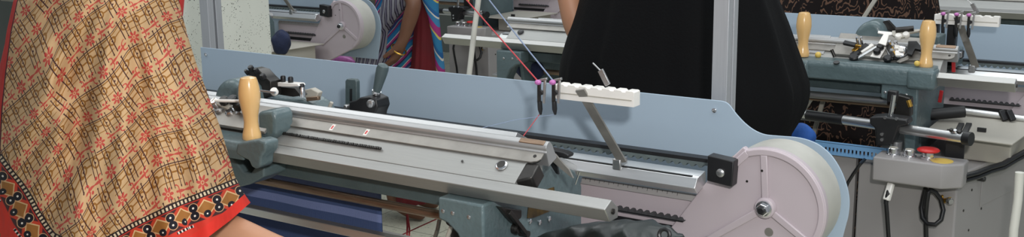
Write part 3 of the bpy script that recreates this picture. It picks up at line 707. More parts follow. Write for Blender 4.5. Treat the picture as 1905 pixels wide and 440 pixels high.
# slotted light blue tray
tr = thing('slotted_tray', 'light blue slotted plastic tray between the blue board tip and the control box', 'tray', P(1590, 290, Y=2.735))
a, b = P(1490, 256, Y=2.70), P(1652, 290, Y=2.70)
zb, zt = P(1600, 294, Y=2.70).z, P(1600, 272, Y=2.70).z
m = MB(); x = a.x; st = .0098
m.box(a.x, b.x, 2.70, 2.703, zb, zb + (zt - zb) * .22); m.box(a.x, b.x, 2.70, 2.703, zb + (zt - zb) * .62, zt)
while x < b.x:
    m.box(x, min(x + st * .55, b.x), 2.7002, 2.7028, zb + (zt - zb) * .21, zb + (zt - zb) * .63); x += st
m.build('slotted_side', 'lightblue', tr)
MB().box(a.x, b.x, 2.70, 2.708, zt - .001, zt + .002).build('tray_rim', 'lightblue', tr)
MB().box(a.x, b.x, 2.703, 2.725, zb, zb + .004).build('tray_bottom', 'lightblue', tr)
c = P(1470, 280, Y=2.75); zc_ = P(1783, 325, Y=2.71).z
fp = MB().box(P(1470, 300, Y=2.72).x, P(1783, 325, Y=2.71).x - .25, 2.72, 2.74, 0, zb - .001).build('front_panel', 'grey')
tag(fp, 'grey sheet panel under the light blue slotted tray', 'panel')
# bright blue cloth lump behind the wheel board
def lump(c, r, sc, seed, m, name, amp=.18, seg=28, rings=18):
    rnd = random.Random(seed); fr = [(Vector((rnd.uniform(-1, 1), rnd.uniform(-1, 1), rnd.uniform(-1, 1))).normalized(), rnd.uniform(2, 7), rnd.uniform(0, 6)) for _ in range(9)]
    mb = MB().ball((0, 0, 0), 1, seg, rings)
    mb.v = [c + Vector(((p.x) * r * sc[0], p.y * r * sc[1], p.z * r * sc[2])) * (1 + amp / 3 * sum(math.sin(d.dot(p) * f + ph) for d, f, ph in fr) / 1.6) for p in mb.v]
    return mb.build(name, m, smooth=180)
tag(lump(P(1491, 252, Y=2.60), .030, (1.15, .8, 1.0), 3, 'bluecloth', 'cloth_bundle'), 'bright blue cloth bundle just above the tip of the blue board', 'cloth')
tag(lump(P(523, 78, Y=3.02), .045, (.9, .8, 1.05), 5, 'navy', 'cloth_bundle'), 'round navy cloth bundle beside the speckled pillar', 'cloth')
tag(lump(P(987, 130, Y=2.92), .040, (1.35, .8, .9), 8, 'navy', 'cloth_bundle'), 'small navy cloth bundle left of the black robe, above the blue board edge', 'cloth')
# take-down clamp and roller under the right machine
ck = thing('takedown_clamp', 'black clamp block on a steel post between the slotted tray and the right carriage', 'clamp', P(1655, 280, Y=2.68))
w = [P(a_, b_, Y=2.67) for a_, b_ in ((1618, 218), (1640, 216), (1688, 222), (1690, 232), (1672, 236), (1661, 268), (1630, 272), (1627, 238), (1617, 230))]
kb = MB().prism(w, (0, .05, 0)).build('clamp_block', 'black', ck, .004)
for a_, b_ in ((1641, 249), (1641, 259), (1647, 218), (1668, 220)): MB().lathe([(.0042, 0), (.0042, -.004)], P(a_, b_, Y=2.6705), (0, 1, 0), 10).build('clamp_bolt', 'chrome', kb)
MB().tube([P(1663, 176, Y=2.69), P(1656, 222, Y=2.69)], .006, 12).build('upper_rod', 'chrome', ck)
MB().tube([P(1668, 262, Y=2.70), P(1664, 300, Y=2.70)], .014, 16).build('lower_post', 'steel', ck)
MB().bar(P(1662, 168, Y=2.70), P(1660, 190, Y=2.70), .024, .02, (0, 1, 0)).build('rod_cap', 'black', ck, .003)
w = [P(a_, b_, Y=2.74) for a_, b_ in ((1668, 176), (1694, 182), (1694, 216), (1680, 224), (1664, 222))]
MB().prism(w, (0, .03, 0)).build('rear_holder', 'darksteel', ck, .003)
MB().tube([P(1690, 186, Y=2.73), P(1694, 198, Y=2.73)], .006, 10).build('gold_pin', 'gold', ck)
rr = thing('takedown_roller', 'slanting polished roller tube with black middle, under the right carriage', 'roller', P(1640, 235, Y=2.72))
A, B_ = P(1480, 209, Y=2.80), P(1798, 257, Y=2.66)
MB().tube([A, B_], .0125, 18).build('roller_tube', 'bright', rr)
d = (B_ - A).normalized()
MB().tube([B_ - d * .006, B_ + d * .012], .0165, 18).build('end_cap', 'black', rr)
for px, py in ((1770, 244), (1777, 246), (1785, 248)):
    knob(rr, P(px, py, Y=2.663), .005, .008, 'darksteel' if px != 1777 else 'chrome', (0, -.5, .85), 'roller_screw')
MB().tube([P(1502, 214, Y=2.786), P(1570, 223, Y=2.756)], .0132, 18).build('roller_sleeve', 'black', rr)
for px in (1786, 1800):
    tag(MB().bar(P(px + 3, 230, Y=2.76), P(px - 7, 250, Y=2.70), .014, .008, (0, -.3, 1)).build('stop_finger', 'black', None, .002), 'left black stop finger on the polished roller end' if px == 1786 else 'right black stop finger on the polished roller end', 'stop finger', 'stop fingers on the roller')
bk = thing('roller_bracket', 'black angle bracket standing on the cabinet under the polished roller end', 'bracket', P(1762, 284, Y=2.74))
zc = P(1783, 325, Y=2.71).z
q0 = P(1772, 262, Y=2.70)
MB().box(q0.x - .022, q0.x + .022, 2.735, 2.741, zc, q0.z + .02).build('upright', 'black', bk, .001)
MB().box(q0.x - .045, q0.x + .022, 2.725, 2.80, zc, zc + .005).build('base_flange', 'black', bk, .001)
# diagonal pale struts seen under the right bed
for (a_, b_), (c_, d_), lb in (((1532, 184), (1508, 268), 'pale slanting strut below the right bed, left of the clamp block'), ((1628, 0), (1606, 34), 'pale slanting rod in front of the dark printed dress')):
    Yv = 3.02 if b_ > 100 else 3.40
    p0, p1 = P(a_, b_, Y=Yv), P(c_, d_, Y=Yv); dd_ = (p1 - p0) / (p0.z - p1.z)
    if b_ < 100: p0 = p0 - dd_ * .3
    p1 = p1 + dd_ * (p1.z - .004)
    tag(MB().bar(p0, p1, .012, .012).build('strut', 'cream', None, .002), lb, 'strut')
# ------------------------------------------------------------ yarns, hose and fabric
tag(MB().tube([P(838, -52, Y=1.93), P(868, 0, Y=1.87), P(958, 102, Y=1.70), P(1000, 150, Y=1.636)], .0014, 8).build('red_yarn', 'yarnred'), 'red yarn slanting down to the left feeder clip', 'yarn')
tag(MB().tube([P(874, -52, Y=1.93), P(910, 0, Y=1.87), P(985, 96, Y=1.72), P(1029, 150, Y=1.636)], .0014, 8).build('blue_yarn', 'yarnblue'), 'grey blue yarn slanting down to the feeder clip right of the red one', 'yarn')
tag(MB().tube([P(1003, 213, Y=1.635), P(992, 228, Y=1.60), P(974, 252, Y=1.50)], .0008, 6).build('red_yarn_tail', 'yarnred'), 'short red yarn running from the left feeder down to the needles', 'yarn')
tag(MB().tube([P(1031, 213, Y=1.635), P(960, 222, Y=1.60), P(862, 246, Y=1.50)], .0005, 6).build('blue_yarn_tail', 'yarnblue'), 'thin blue yarn running left from the feeder to the needle strip', 'yarn')
hz = [P(900, -80, Y=2.12), P(890, 0, Y=2.12), P(882, 60, Y=2.12), P(873, 137, Y=2.12), P(868, 190, Y=2.12)]
hz += [Vector((hz[-1].x - .01, 2.12, .5)), Vector((hz[-1].x - .01, 2.12, .0))]
tag(MB().tube(hz, .0068, 12).build('white_hose', 'clearwhite'), 'white upright hose behind the blue board, left of the black robe', 'hose')
# knitted fabric hanging below the beds
FY = 1.53
fx0, fx1 = P(380, 340, Y=FY).x, P(710, 400, Y=FY).x
def fabric():
    m, nt, b = newmat('striped blue knit'); g = G(nt)
    tc = nt.nodes.new('ShaderNodeTexCoord'); sx = nt.nodes.new('ShaderNodeSeparateXYZ'); nt.links.new(tc.outputs['UV'], sx.inputs[0])
    z = sx.outputs[1]
    zs = [P(700, yy, Y=FY).z for yy in (397, 412)]
    mid = g.mx(g.rng(z, zs[1], zs[0]), g.gt(z, P(690, 377, Y=FY).z))
    mid = g.mx(mid, g.rng(z, zs[1] - .17, zs[1] - .10))
    nz = nt.nodes.new('ShaderNodeTexNoise'); nz.inputs['Scale'].default_value = 300
    c = g.mix(lin((72, 88, 128)), lin((124, 138, 184)), mid)
    c2 = g.mix(c, lin((30, 40, 70)), g.mul(nz.outputs[0], .35))
    nt.links.new(c2, b.inputs['Base Color']); b.inputs['Roughness'].default_value = .9; b.inputs['Specular IOR Level'].default_value = .15
    wv = nt.nodes.new('ShaderNodeTexWave'); wv.inputs['Scale'].default_value = 160; wv.inputs['Distortion'].default_value = 2
    nt.links.new(tc.outputs['Object'], wv.inputs['Vector'])
    bp = nt.nodes.new('ShaderNodeBump'); bp.inputs['Strength'].default_value = .25; bp.inputs['Distance'].default_value = .002
    nt.links.new(wv.outputs[0], bp.inputs['Height']); nt.links.new(bp.outputs[0], b.inputs['Normal'])
    mb = MB(); nx, nz_ = 40, 40; uv = {}
    z1, z0 = 1.0, .42
    fr = []
    for side in (0, 1):
        for j in range(nz_ + 1):
            for i in range(nx + 1):
                x = fx0 + (fx1 - fx0) * i / nx; zz = z1 + (z0 - z1) * j / nz_
                y = FY + .0012 * math.sin(i * .42 + .6 * math.sin(j * .2)) + .0025 * side
                uv[len(mb.v)] = (x, zz); mb.v.append(Vector((x, y, zz)))
    n1 = nx + 1; off = n1 * (nz_ + 1)
    for j in range(nz_):
        for i in range(nx):
            q = (j * n1 + i, j * n1 + i + 1, (j + 1) * n1 + i + 1, (j + 1) * n1 + i)
            mb.f.append(q); mb.f.append(tuple(off + k for k in reversed(q)))
    edge = [i for i in range(n1)] + [j * n1 + nx for j in range(1, nz_ + 1)] + [nz_ * n1 + i for i in reversed(range(nx))] + [j * n1 for j in reversed(range(1, nz_))]
    for k in range(len(edge)):
        a_, b_ = edge[k], edge[(k + 1) % len(edge)]
        mb.f.append((b_, a_, off + a_, off + b_))
    mb.uv['cloth'] = uv
    o = mb.build('knitted_fabric', m, smooth=180)
    tag(o, 'navy and blue striped knitted fabric hanging under the nearest machine bed', 'fabric')
fabric()
tag(MB().tube([P(757, 398, Y=1.70), P(758, 420, Y=1.70), P(757, 445, Y=1.70), P(757, 520, Y=1.70)], .0022, 8).build('hanging_red_yarn', 'yarnred'), 'red yarn hanging straight down right of the striped fabric', 'yarn', 'red yarns below the bed')
tag(MB().tube([P(758, 398, Y=1.71), P(762, 425, Y=1.71), P(761, 445, Y=1.71), P(762, 520, Y=1.71)], .0018, 8).build('hanging_red_yarn', 'yarnred'), 'second red yarn hanging close to the right of the first below the bed', 'yarn', 'red yarns below the bed')
tag(MB().tube([P(735, 442, Y=1.72), P(780, 421, Y=1.68), P(818, 404, Y=1.64)], .0013, 8).build('slanting_red_yarn', 'yarnred'), 'thin red yarn slanting up to the right below the shade-brown steel roller', 'yarn')
tag(MB().bar(P(706, 434, Y=1.60), P(760, 446, Y=1.60), .02, .012).build('white_strip', 'white', None, .002), 'white strip end at the bottom edge just right of the striped fabric', 'strip')
# clamp arm under the near bracket
ca = thing('takedown_clamp', 'black clamp arm with pale rod under the teal bracket of the nearest machine', 'clamp', P(860, 440, Y=1.40))
MB().tube([P(848, 397, Y=1.40), P(841, 415, Y=1.40)], .0115, 18).build('clamp_sleeve', 'black', ca)
w = [P(a_, b_, Y=1.415) for a_, b_ in ((848, 396), (858, 396), (892, 440), (900, 470), (832, 470), (840, 420))]
MB().prism(w, (0, .02, 0)).build('clamp_arm', 'black', ca, .002)
MB().tube([P(841, 417, Y=1.40), P(828, 452, Y=1.40)], .004, 10).build('pale_rod', 'cream', ca)
for a_, b_ in ((850, 397.5), (855, 399)): MB().ball(P(a_, b_, Y=1.385), .0013).build('pin_head', 'chrome', ca)
MB().tube([P(893, 428, Y=1.43), P(893, 446, Y=1.43)], .007, 12).build('bolt', 'darksteel', ca)
sk = thing('pale_stick', 'pale stick with grey middle standing left of the black clamp arm', 'stick', P(807, 445, Y=1.60))
MB().bar(P(818, 406, Y=1.60), P(814, 426, Y=1.60), .007, .006).build('stick_grip', 'worn', sk, .001)
MB().bar(P(814, 426, Y=1.60), P(806, 452, Y=1.60), .008, .006).build('stick_end', 'cream', sk, .001)
# dark crumpled cover on the near cabinet
def cover():
    mb = MB(); nx, ny = 44, 26
    outl = [(985, 445), (1010, 437), (1045, 425), (1080, 416), (1115, 411.5), (1150, 409.5), (1185, 411), (1212, 418), (1235, 429), (1252, 442)]
    def top(t):
        k = t * (len(outl) - 1); i = min(int(k), len(outl) - 2); f = k - i
        return outl[i][0] + (outl[i + 1][0] - outl[i][0]) * f, outl[i][1] + (outl[i + 1][1] - outl[i][1]) * f
    rings = []
    for i in range(nx + 1):
        px, py = top(i / nx); c = P(px, py, Y=1.46)
        ring = []
        for k in range(ny):
            t = PI * k / (ny - 1)
            rr = .075 * (.55 + .45 * math.sin(PI * (i + .5) / (nx + 1)))
            wob = 1 + .06 * math.sin(3.1 * t + i * .5) + .05 * math.sin(7 * t + i * .23) + .03 * math.sin(11 * t - i * .8)
            y = 1.46 - math.cos(t) * rr * 1.1 * wob; z = c.z - (1 - math.sin(t)) * rr * 1.0 + .004 * math.sin(i * .9 + 5 * t) * math.sin(t * 2)
            ring.append(Vector((c.x + .012 * math.sin(4 * t), y, z)))
        ring += [Vector((c.x, 1.46 + .08, .7945)), Vector((c.x, 1.46 - .08, .7945))]
        rings.append(ring)
    mb.loft(rings); o = mb.build('crumpled_cover', 'charcoal', smooth=180)
    tag(o, 'dark crumpled plastic cover lying under the right end of the nearest front bar', 'cover')
cover()
tag(MB().ring(P(1236, 436, Y=1.40), (0, -1, .3), .0085, .0032, 18, 8).build('black_ring', 'black'), 'small black ring at the bottom edge beside the drive wheel housing', 'ring')
# pale tray on silver post at the left end of the right machine
pt = thing('pale_tray', 'pale tray on a silver post above the blue board, left of the black robe', 'tray', P(955, 138, Y=2.86))
w = [P(a_, b_, Z=.90) for a_, b_ in ((947, 101), (957, 88), (990, 92), (985, 105))]
MB().prism(w, (0, 0, .008)).build('tray_top', 'cream', pt, .002)
MB().tube([P(955, 106, Y=2.86), P(952, 138, Y=2.86)], .0065, 12).build('tray_post', 'chrome', pt)
w = [P(a_, b_, Z=.845) for a_, b_ in ((915, 141), (935, 132), (962, 136), (945, 146))]
MB().prism(w, (0, 0, .006)).build('tray_foot', 'steel', pt, .001)

# the furthest machine has the same take-down parts and cables
def copy_tree(o, d, label=None, top=True):
    c = o.copy(); COL.objects.link(c)
    if top: c.location = o.location + d; c['label'] = label
    for ch in list(o.children):
        k = copy_tree(ch, d, None, False); k.parent = c
    return c
for nm, lb in (('takedown_clamp', 'small dark clamp block of the furthest machine, left of the white hose'), ('takedown_roller', 'dark roller tube of the furthest machine, above the far control box'),
               ('looped_cable', 'dark looped cable below the far control box, behind the white hose'), ('power_cable', 'dark straight cable below the left end of the far control box'), ('drain_tap', 'small brass fitting on the furthest cabinet, right of the white hose')):
    copy_tree(bpy.data.objects[nm], O5 - O3, lb)
# ------------------------------------------------------------ people
RT = Vector((rt[0], rt[1], 0)).normalized(); FW = Vector((fw[0], fw[1], 0)).normalized()
def human(label, pos, yaw, H, skin, rarm=None, larm=None, tuck=False):
    """one continuous skinned figure; yaw = direction faced (radians from +X)"""
    f = Vector((math.cos(yaw), math.sin(yaw), 0)); s = Vector((math.sin(yaw), -math.cos(yaw), 0)); up = Vector((0, 0, 1))
    o = Vector((pos[0], pos[1], 0)); k = H / 1.62
    V, E, Rd = [], [], []
    def v(p, r, par=None):
        V.append(p - o); Rd.append(r)
        if par is not None: E.append((par, len(V) - 1))
        return len(V) - 1
    at = lambda a, b, c: o + s * a * k + f * b * k + up * c * k
    pel = v(at(0, 0, .88), .125 * k)
    sp = v(at(0, .0, 1.05), .108 * k, pel); ch = v(at(0, .0, 1.22), .118 * k, sp)
    nb = v(at(0, -.01, 1.36), .052 * k, ch); nt = v(at(0, .005, 1.42), .046 * k, nb)
    hd = v(at(0, .02, 1.48), .072 * k, nt); h2 = v(at(0, .02, 1.55), .078 * k, hd); v(at(0, .01, 1.60), .05 * k, h2)
    v(at(0, .105, 1.50), .012 * k, hd)
    for sd, arm in ((1, rarm), (-1, larm)):
        sh = v(at(.165 * sd, -.005, 1.29), .052 * k, ch)
        if arm is None and tuck: arm = (at(.15 * sd, .0, 1.05), at(.07 * sd, .09, .97), at(.0, .11, .96))
        if arm is None: arm = (at(.21 * sd, -.02, 1.03), at(.20 * sd, .05, .80), at(.19 * sd, .08, .72))
        el = v(arm[0], .038 * k, sh); mid = v(arm[0].lerp(arm[1], .4), .036 * k, el)
        wr = v(arm[1], .0255 * k, mid)
        d = (arm[2] - arm[1]).normalized(); sdv = d.cross(up)
        if sdv.length < .3: sdv = d.cross(f)
        if sdv.length < .3: sdv = d.cross(s)
        sdv.normalize(); nrm = sdv.cross(d)
        pm = v(arm[1] + d * .055 * k, .027 * k, wr)
        for j, (off, ln) in enumerate(((-.026, .062), (-.009, .072), (.009, .068), (.025, .054))):
            b_ = v(arm[1] + (d * .088 + sdv * off) * k, .0095 * k, pm)
            c_ = v(arm[1] + (d * (.088 + ln * .5) + sdv * off * 1.1 + nrm * .008) * k, .0085 * k, b_)
            v(arm[1] + (d * (.088 + ln * .92) + sdv * off * 1.1 + nrm * .024) * k, .0068 * k, c_)
        t1 = v(arm[1] + (d * .045 + sdv * -.038 + nrm * .012) * k, .012 * k, wr)
        v(arm[1] + (d * .085 + sdv * -.052 + nrm * .022) * k, .0088 * k, t1)
    for sd in (1, -1):
        hp = v(at(.085 * sd, 0, .80), .088 * k, pel); kn = v(at(.09 * sd, .015, .46), .055 * k, hp)
        cf = v(at(.09 * sd, -.01, .32), .05 * k, kn)
        an = v(at(.09 * sd, -.02, .085), .036 * k, cf)
        bl = v(at(.095 * sd, .07, .045), .038 * k, an)
        v(at(.10 * sd, .15, .030), .028 * k, bl)
    me = bpy.data.meshes.new('person'); me.from_pydata([tuple(p) for p in V], E, []); me.update()
    ob = bpy.data.objects.new('person', me); COL.objects.link(ob); ob.location = o
    me.materials.append(MT[skin])
    bm = bmesh.new(); bm.from_mesh(me); lay = bm.verts.layers.skin.verify()
    for i, bv in enumerate(bm.verts):
        bv[lay].radius = (Rd[i], Rd[i]); bv[lay].use_root = (i == 0)
    bm.to_mesh(me); bm.free()
    sk = ob.modifiers.new('skin', 'SKIN'); sk.use_smooth_shade = True; sk.branch_smoothing = .3
    sb = ob.modifiers.new('sub', 'SUBSURF'); sb.levels = 2; sb.render_levels = 2
    tag(ob, label, 'person')
    hb = MB().ball(at(0, -.008, 1.565), .094 * k, 18, 12, (1, 1, .98))
    hb.v = [p if (p - at(0, 0, 1.5)).dot(f) < .055 * k else p - f * ((p - at(0, 0, 1.5)).dot(f) - .055 * k) for p in hb.v]
    hb.build('hair', 'hair', ob, smooth=180)
    return ob
def clerp(pts, y):
    for (a, b) in zip(pts, pts[1:]):
        if a[0] <= y <= b[0]:
            t = (y - a[0]) / (b[0] - a[0]); return [p + (q - p) * t for p, q in zip(a, b)]
    return list(pts[-1] if y > pts[-1][0] else pts[0])
def pxloft(rows, Y, depth, name, m, parent, n=64, folds=(), steps=44, cap=True, sol=0):
    """garment: stacked elliptical rings whose outline widths are taken from the photo at depth Y"""
    mb = MB(); uv = {}; rings = []
    y0, y1 = rows[0][0], rows[-1][0]
    for j in range(steps + 1):
        py = y0 + (y1 - y0) * j / steps
        _, xl, xr = clerp(rows, py)[:3]
        c = P((xl + xr) / 2, py, Y=Y); D = (c - CAM).dot(Vector(fw)); a = (xr - xl) / 2 / F * D
        ring = []
        for k in range(n):
            t = 2 * PI * k / n
            q = 1 + sum(am * math.sin(fr * t + ph + sh * j) * min(1, j / (steps * .35)) for am, fr, ph, sh in folds)
            p = c + RT * math.cos(t) * a * (q if abs(math.cos(t)) < .97 else 1) - FW * math.sin(t) * (depth * min(1, .35 + a / .2) * q)
            ring.append(p); uv[len(uv)] = (t / 6.28 * 4, p.z * 2)
        rings.append(ring)
    mb.loft(rings, cap); mb.uv['cloth'] = uv
    o = mb.build(name, m, parent, smooth=180)
    return o
# --- woman in the printed shawl -------------------------------------------------
w1 = human('woman in cream shawl with red and brown print, at the left edge', (P(228, 200, D=1.84).x, P(228, 200, D=1.84).y), math.radians(22), 1.60, 'skin', tuck=True,
           rarm=(P(325, 400, D=1.70), P(555, 482, D=1.66), P(640, 520, D=1.64)))
pxloft([(-150, 150, 260), (-110, 90, 318), (-40, 60, 330), (0, 40, 340), (20, 30, 338), (120, 6, 330), (300, -6, 330), (440, -8, 320), (800, -30, 330), (1500, -60, 340)], 1.10, .10, 'red_tunic', 'redcloth', w1)
def shawl_mat():
    m, nt, b = newmat('printed shawl cotton'); g = G(nt); N = nt.nodes; L = nt.links
    def uvm(n):
        a = N.new('ShaderNodeUVMap'); a.uv_map = n; s = N.new('ShaderNodeSeparateXYZ'); L.new(a.outputs[0], s.inputs[0]); return s.outputs[0], s.outputs[1]
    u, v = uvm('print'); s, t = uvm('border')
    cream, red, dark, brown, ochre = lin((196, 160, 118)), lin((176, 44, 48)), lin((66, 38, 38)), lin((142, 96, 44)), lin((176, 124, 58))
    nz = N.new('ShaderNodeTexNoise'); nz.inputs['Scale'].default_value = 7
    c = g.mix(cream, lin((178, 142, 104)), g.mul(nz.outputs[0], .5))
    vv = g.fr(v)
    # ladder strokes, in triples, across the chain band
    lu = g.fr(g.mul(u, 1.0))
    st = None
    for c0 in (.08, .22, .36, .62, .76):
        q = g.near(lu, c0, .015); st = q if st is None else g.mx(st, q)
    lad = g.mul(st, g.rng(vv, .22, 1.0))
    for c0, e in ((.08, .23), (.36, .23), (.22, .96), (.62, .96), (.76, .23)):
        lad = g.mx(lad, g.lt(g.len(g.sub(lu, c0), g.mul(g.sub(vv, e), 1.0)), .027))
    # chain of rings between two lines
    ru = g.sub(g.fr(g.mul(u, 2.0)), .5)
    r = g.len(g.mul(ru, .5), g.sub(vv, .58))
    alt = g.gt(g.fr(u), .5)
    ringm = g.rng(r, g.sub(.105, g.mul(alt, .03)), g.sub(.158, g.mul(alt, .025)))
    dot = g.lt(r, .03)
    link = g.mul(g.near(vv, .58, .024), g.gt(r, .12))
    l1 = g.mx(g.near(vv, .40, .020), g.mul(g.near(vv, .80, .014), g.gt(g.fr(g.mul(u, .37)), .2)))
    c = g.mix(c, brown, g.mx(g.mx(ringm, link), l1))
    c = g.mix(c, dark, g.mul(g.near(vv, .335, .015), g.gt(g.fr(g.mul(u, .29)), .12)))
    c = g.mix(c, dark, g.mx(lad, dot))
    # red floral band
    w = g.sub(g.fr(g.add(v, .5)), .5)
    w = g.mul(g.sub(w, .09), .78)
    fu = g.sub(g.fr(g.mul(u, .74)), .5); fx = g.mul(fu, .98)
    fl = None
    rr = g.len(fx, w); th = g.m('ARCTAN2', w, fx)
    pet = g.mul(g.lt(rr, g.add(.05, g.mul(.11, g.ab(g.m('COSINE', g.mul(th, 3.5)))))), g.gt(rr, .045))
    fl = g.mx(pet, g.lt(rr, .025))
    for sx_ in (-1, 1):
        a1 = g.len(g.sub(fx, .27 * sx_), g.sub(w, .06)); a2 = g.len(g.sub(fx, .27 * sx_), g.add(w, .06))
        fl = g.mx(fl, g.mul(g.rng(a1, .056, .084), g.gt(g.mul(g.sub(fx, .27 * sx_), sx_), -.02)))
        fl = g.mx(fl, g.mul(g.rng(a2, .056, .084), g.gt(g.mul(g.sub(fx, .27 * sx_), sx_), -.02)))
        fl = g.mx(fl, g.mul(g.near(fx, .38 * sx_, .16), g.lt(g.ab(w), g.mul(.034, g.sub(1, g.mul(g.ab(g.sub(fx, .38 * sx_)), 6))))))
        fl = g.mx(fl, g.lt(g.len(g.sub(fx, .40 * sx_), g.sub(w, .10 * sx_)), .035))
    c = g.mix(c, red, g.mul(fl, .86))
    # border, t = cm of cloth inside the border line
    inb = g.gt(t, 0)
    bc = g.mix(lin((186, 52, 38)), lin((150, 34, 34)), g.mul(nz.outputs[0], .7))
    su = g.sub(g.fr(g.m('DIVIDE', s, 46)), .5); sx_ = g.mul(su, 46)
    ty = g.sub(t, 32)
    dia = g.add(g.ab(g.mul(sx_, .85)), g.ab(ty))
    bc = g.mix(bc, dark, g.mul(g.rng(t, 13, 52), g.gt(dia, 25)))
    bc = g.mix(bc, lin((206, 168, 120)), g.rng(dia, 14.5, 17.5))
    bc = g.mix(bc, lin((186, 62, 40)), g.rng(dia, 17.5, 24))
    bc = g.mix(bc, lin((150, 98, 46)), g.lt(dia, 14.5))
    ex = g.sub(23.0, g.ab(sx_))
    d1 = g.len(ex, g.sub(t, 24)); d2 = g.len(ex, g.sub(t, 39)); d3 = g.len(sx_, g.sub(t, 43))
    dm = g.mn(d1, d2)
    bc = g.mix(bc, lin((200, 150, 110)), g.rng(dm, 8.2, 9.6))
    bc = g.mix(bc, lin((24, 22, 30)), g.mx(g.lt(dm, 8.2), g.lt(d3, 7)))
    bc = g.mix(bc, lin((226, 214, 200)), g.mx(g.lt(dm, 2), g.lt(d3, 1.6)))
    # lower red band with dotted line, then leaf shapes and curls
    bc = g.mix(bc, lin((196, 50, 36)), g.gt(t, 53))
    dl = g.mul(g.rng(t, 54, 59), g.lt(g.fr(g.m('DIVIDE', s, 92)), .42))
    bc = g.mix(bc, lin((30, 24, 26)), dl)
    bc = g.mix(bc, lin((220, 206, 190)), g.mul(dl, g.lt(g.fr(g.m('DIVIDE', s, 7)), .4)))
    lx = g.mul(g.sub(g.fr(g.m('DIVIDE', s, 64)), .5), 64); ly = g.sub(t, 92)
    leaf = g.lt(g.add(g.mul(g.m('POWER', g.m('DIVIDE', lx, 22), 2), 1), g.m('POWER', g.m('DIVIDE', ly, 15), 2)), 1)
    leaf = g.mx(leaf, g.lt(g.add(g.m('POWER', g.m('DIVIDE', lx, 16), 2), g.m('POWER', g.m('DIVIDE', g.sub(ly, 34), 14), 2)), 1))
    bc = g.mix(bc, lin((132, 80, 40)), leaf)
    cl = g.len(g.sub(g.ab(lx), 27), g.sub(ly, 4))
    curl = g.mul(g.rng(cl, 6, 8.2), g.gt(g.add(ly, lx), -6)); curl = g.mx(curl, g.rng(g.len(g.sub(g.ab(lx), 25), g.sub(ly, 24)), 8, 10))
    bc = g.mix(bc, lin((222, 160, 140)), g.mul(curl, g.gt(t, 62)))
    # ladder line between print and border
    bc = g.mix(bc, lin((40, 30, 30)), g.lt(t, 11))
    bc = g.mix(bc, lin((206, 184, 152)), g.mul(g.rng(t, 2.5, 9), g.lt(g.fr(g.m('DIVIDE', s, 7.5)), .52)))
    c = g.mix(c, bc, inb)
    c = g.mix(c, lin((176, 40, 34)), g.lt(g.add(u, 0), -100))
    e1, e2 = uvm('edge')
    c = g.mix(c, lin((178, 40, 34)), g.lt(e1, .022))
    c = g.mix(c, lin((70, 24, 26)), g.rng(e1, .022, .028))
    c = g.mix(c, lin((206, 46, 34)), g.gt(e2, .965))
    L.new(c, b.inputs['Base Color']); b.inputs['Roughness'].default_value = .75; b.inputs['Specular IOR Level'].default_value = .25
    wv = N.new('ShaderNodeTexNoise'); wv.inputs['Scale'].default_value = 18; wv.inputs['Detail'].default_value = 3
    tc = N.new('ShaderNodeTexCoord'); L.new(tc.outputs['Object'], wv.inputs['Vector'])
    bp = N.new('ShaderNodeBump'); bp.inputs['Strength'].default_value = .35; bp.inputs['Distance'].default_value = .02
    L.new(wv.outputs[0], bp.inputs['Height']); L.new(bp.outputs[0], b.inputs['Normal'])
    return m
def poly(pts):
    ds = [0]
    for a, b in zip(pts, pts[1:]): ds.append(ds[-1] + math.hypot(b[0] - a[0], b[1] - a[1]))
    tot = ds[-1]
    def f(t):
        t = max(0, min(1, t)) * tot
        for i in range(len(pts) - 1):
            if t <= ds[i + 1] + 1e-9:
                k = (t - ds[i]) / max(1e-9, ds[i + 1] - ds[i]); a, b = pts[i], pts[i + 1]
                return a[0] + (b[0] - a[0]) * k, a[1] + (b[1] - a[1]) * k
        return pts[-1]
    return f
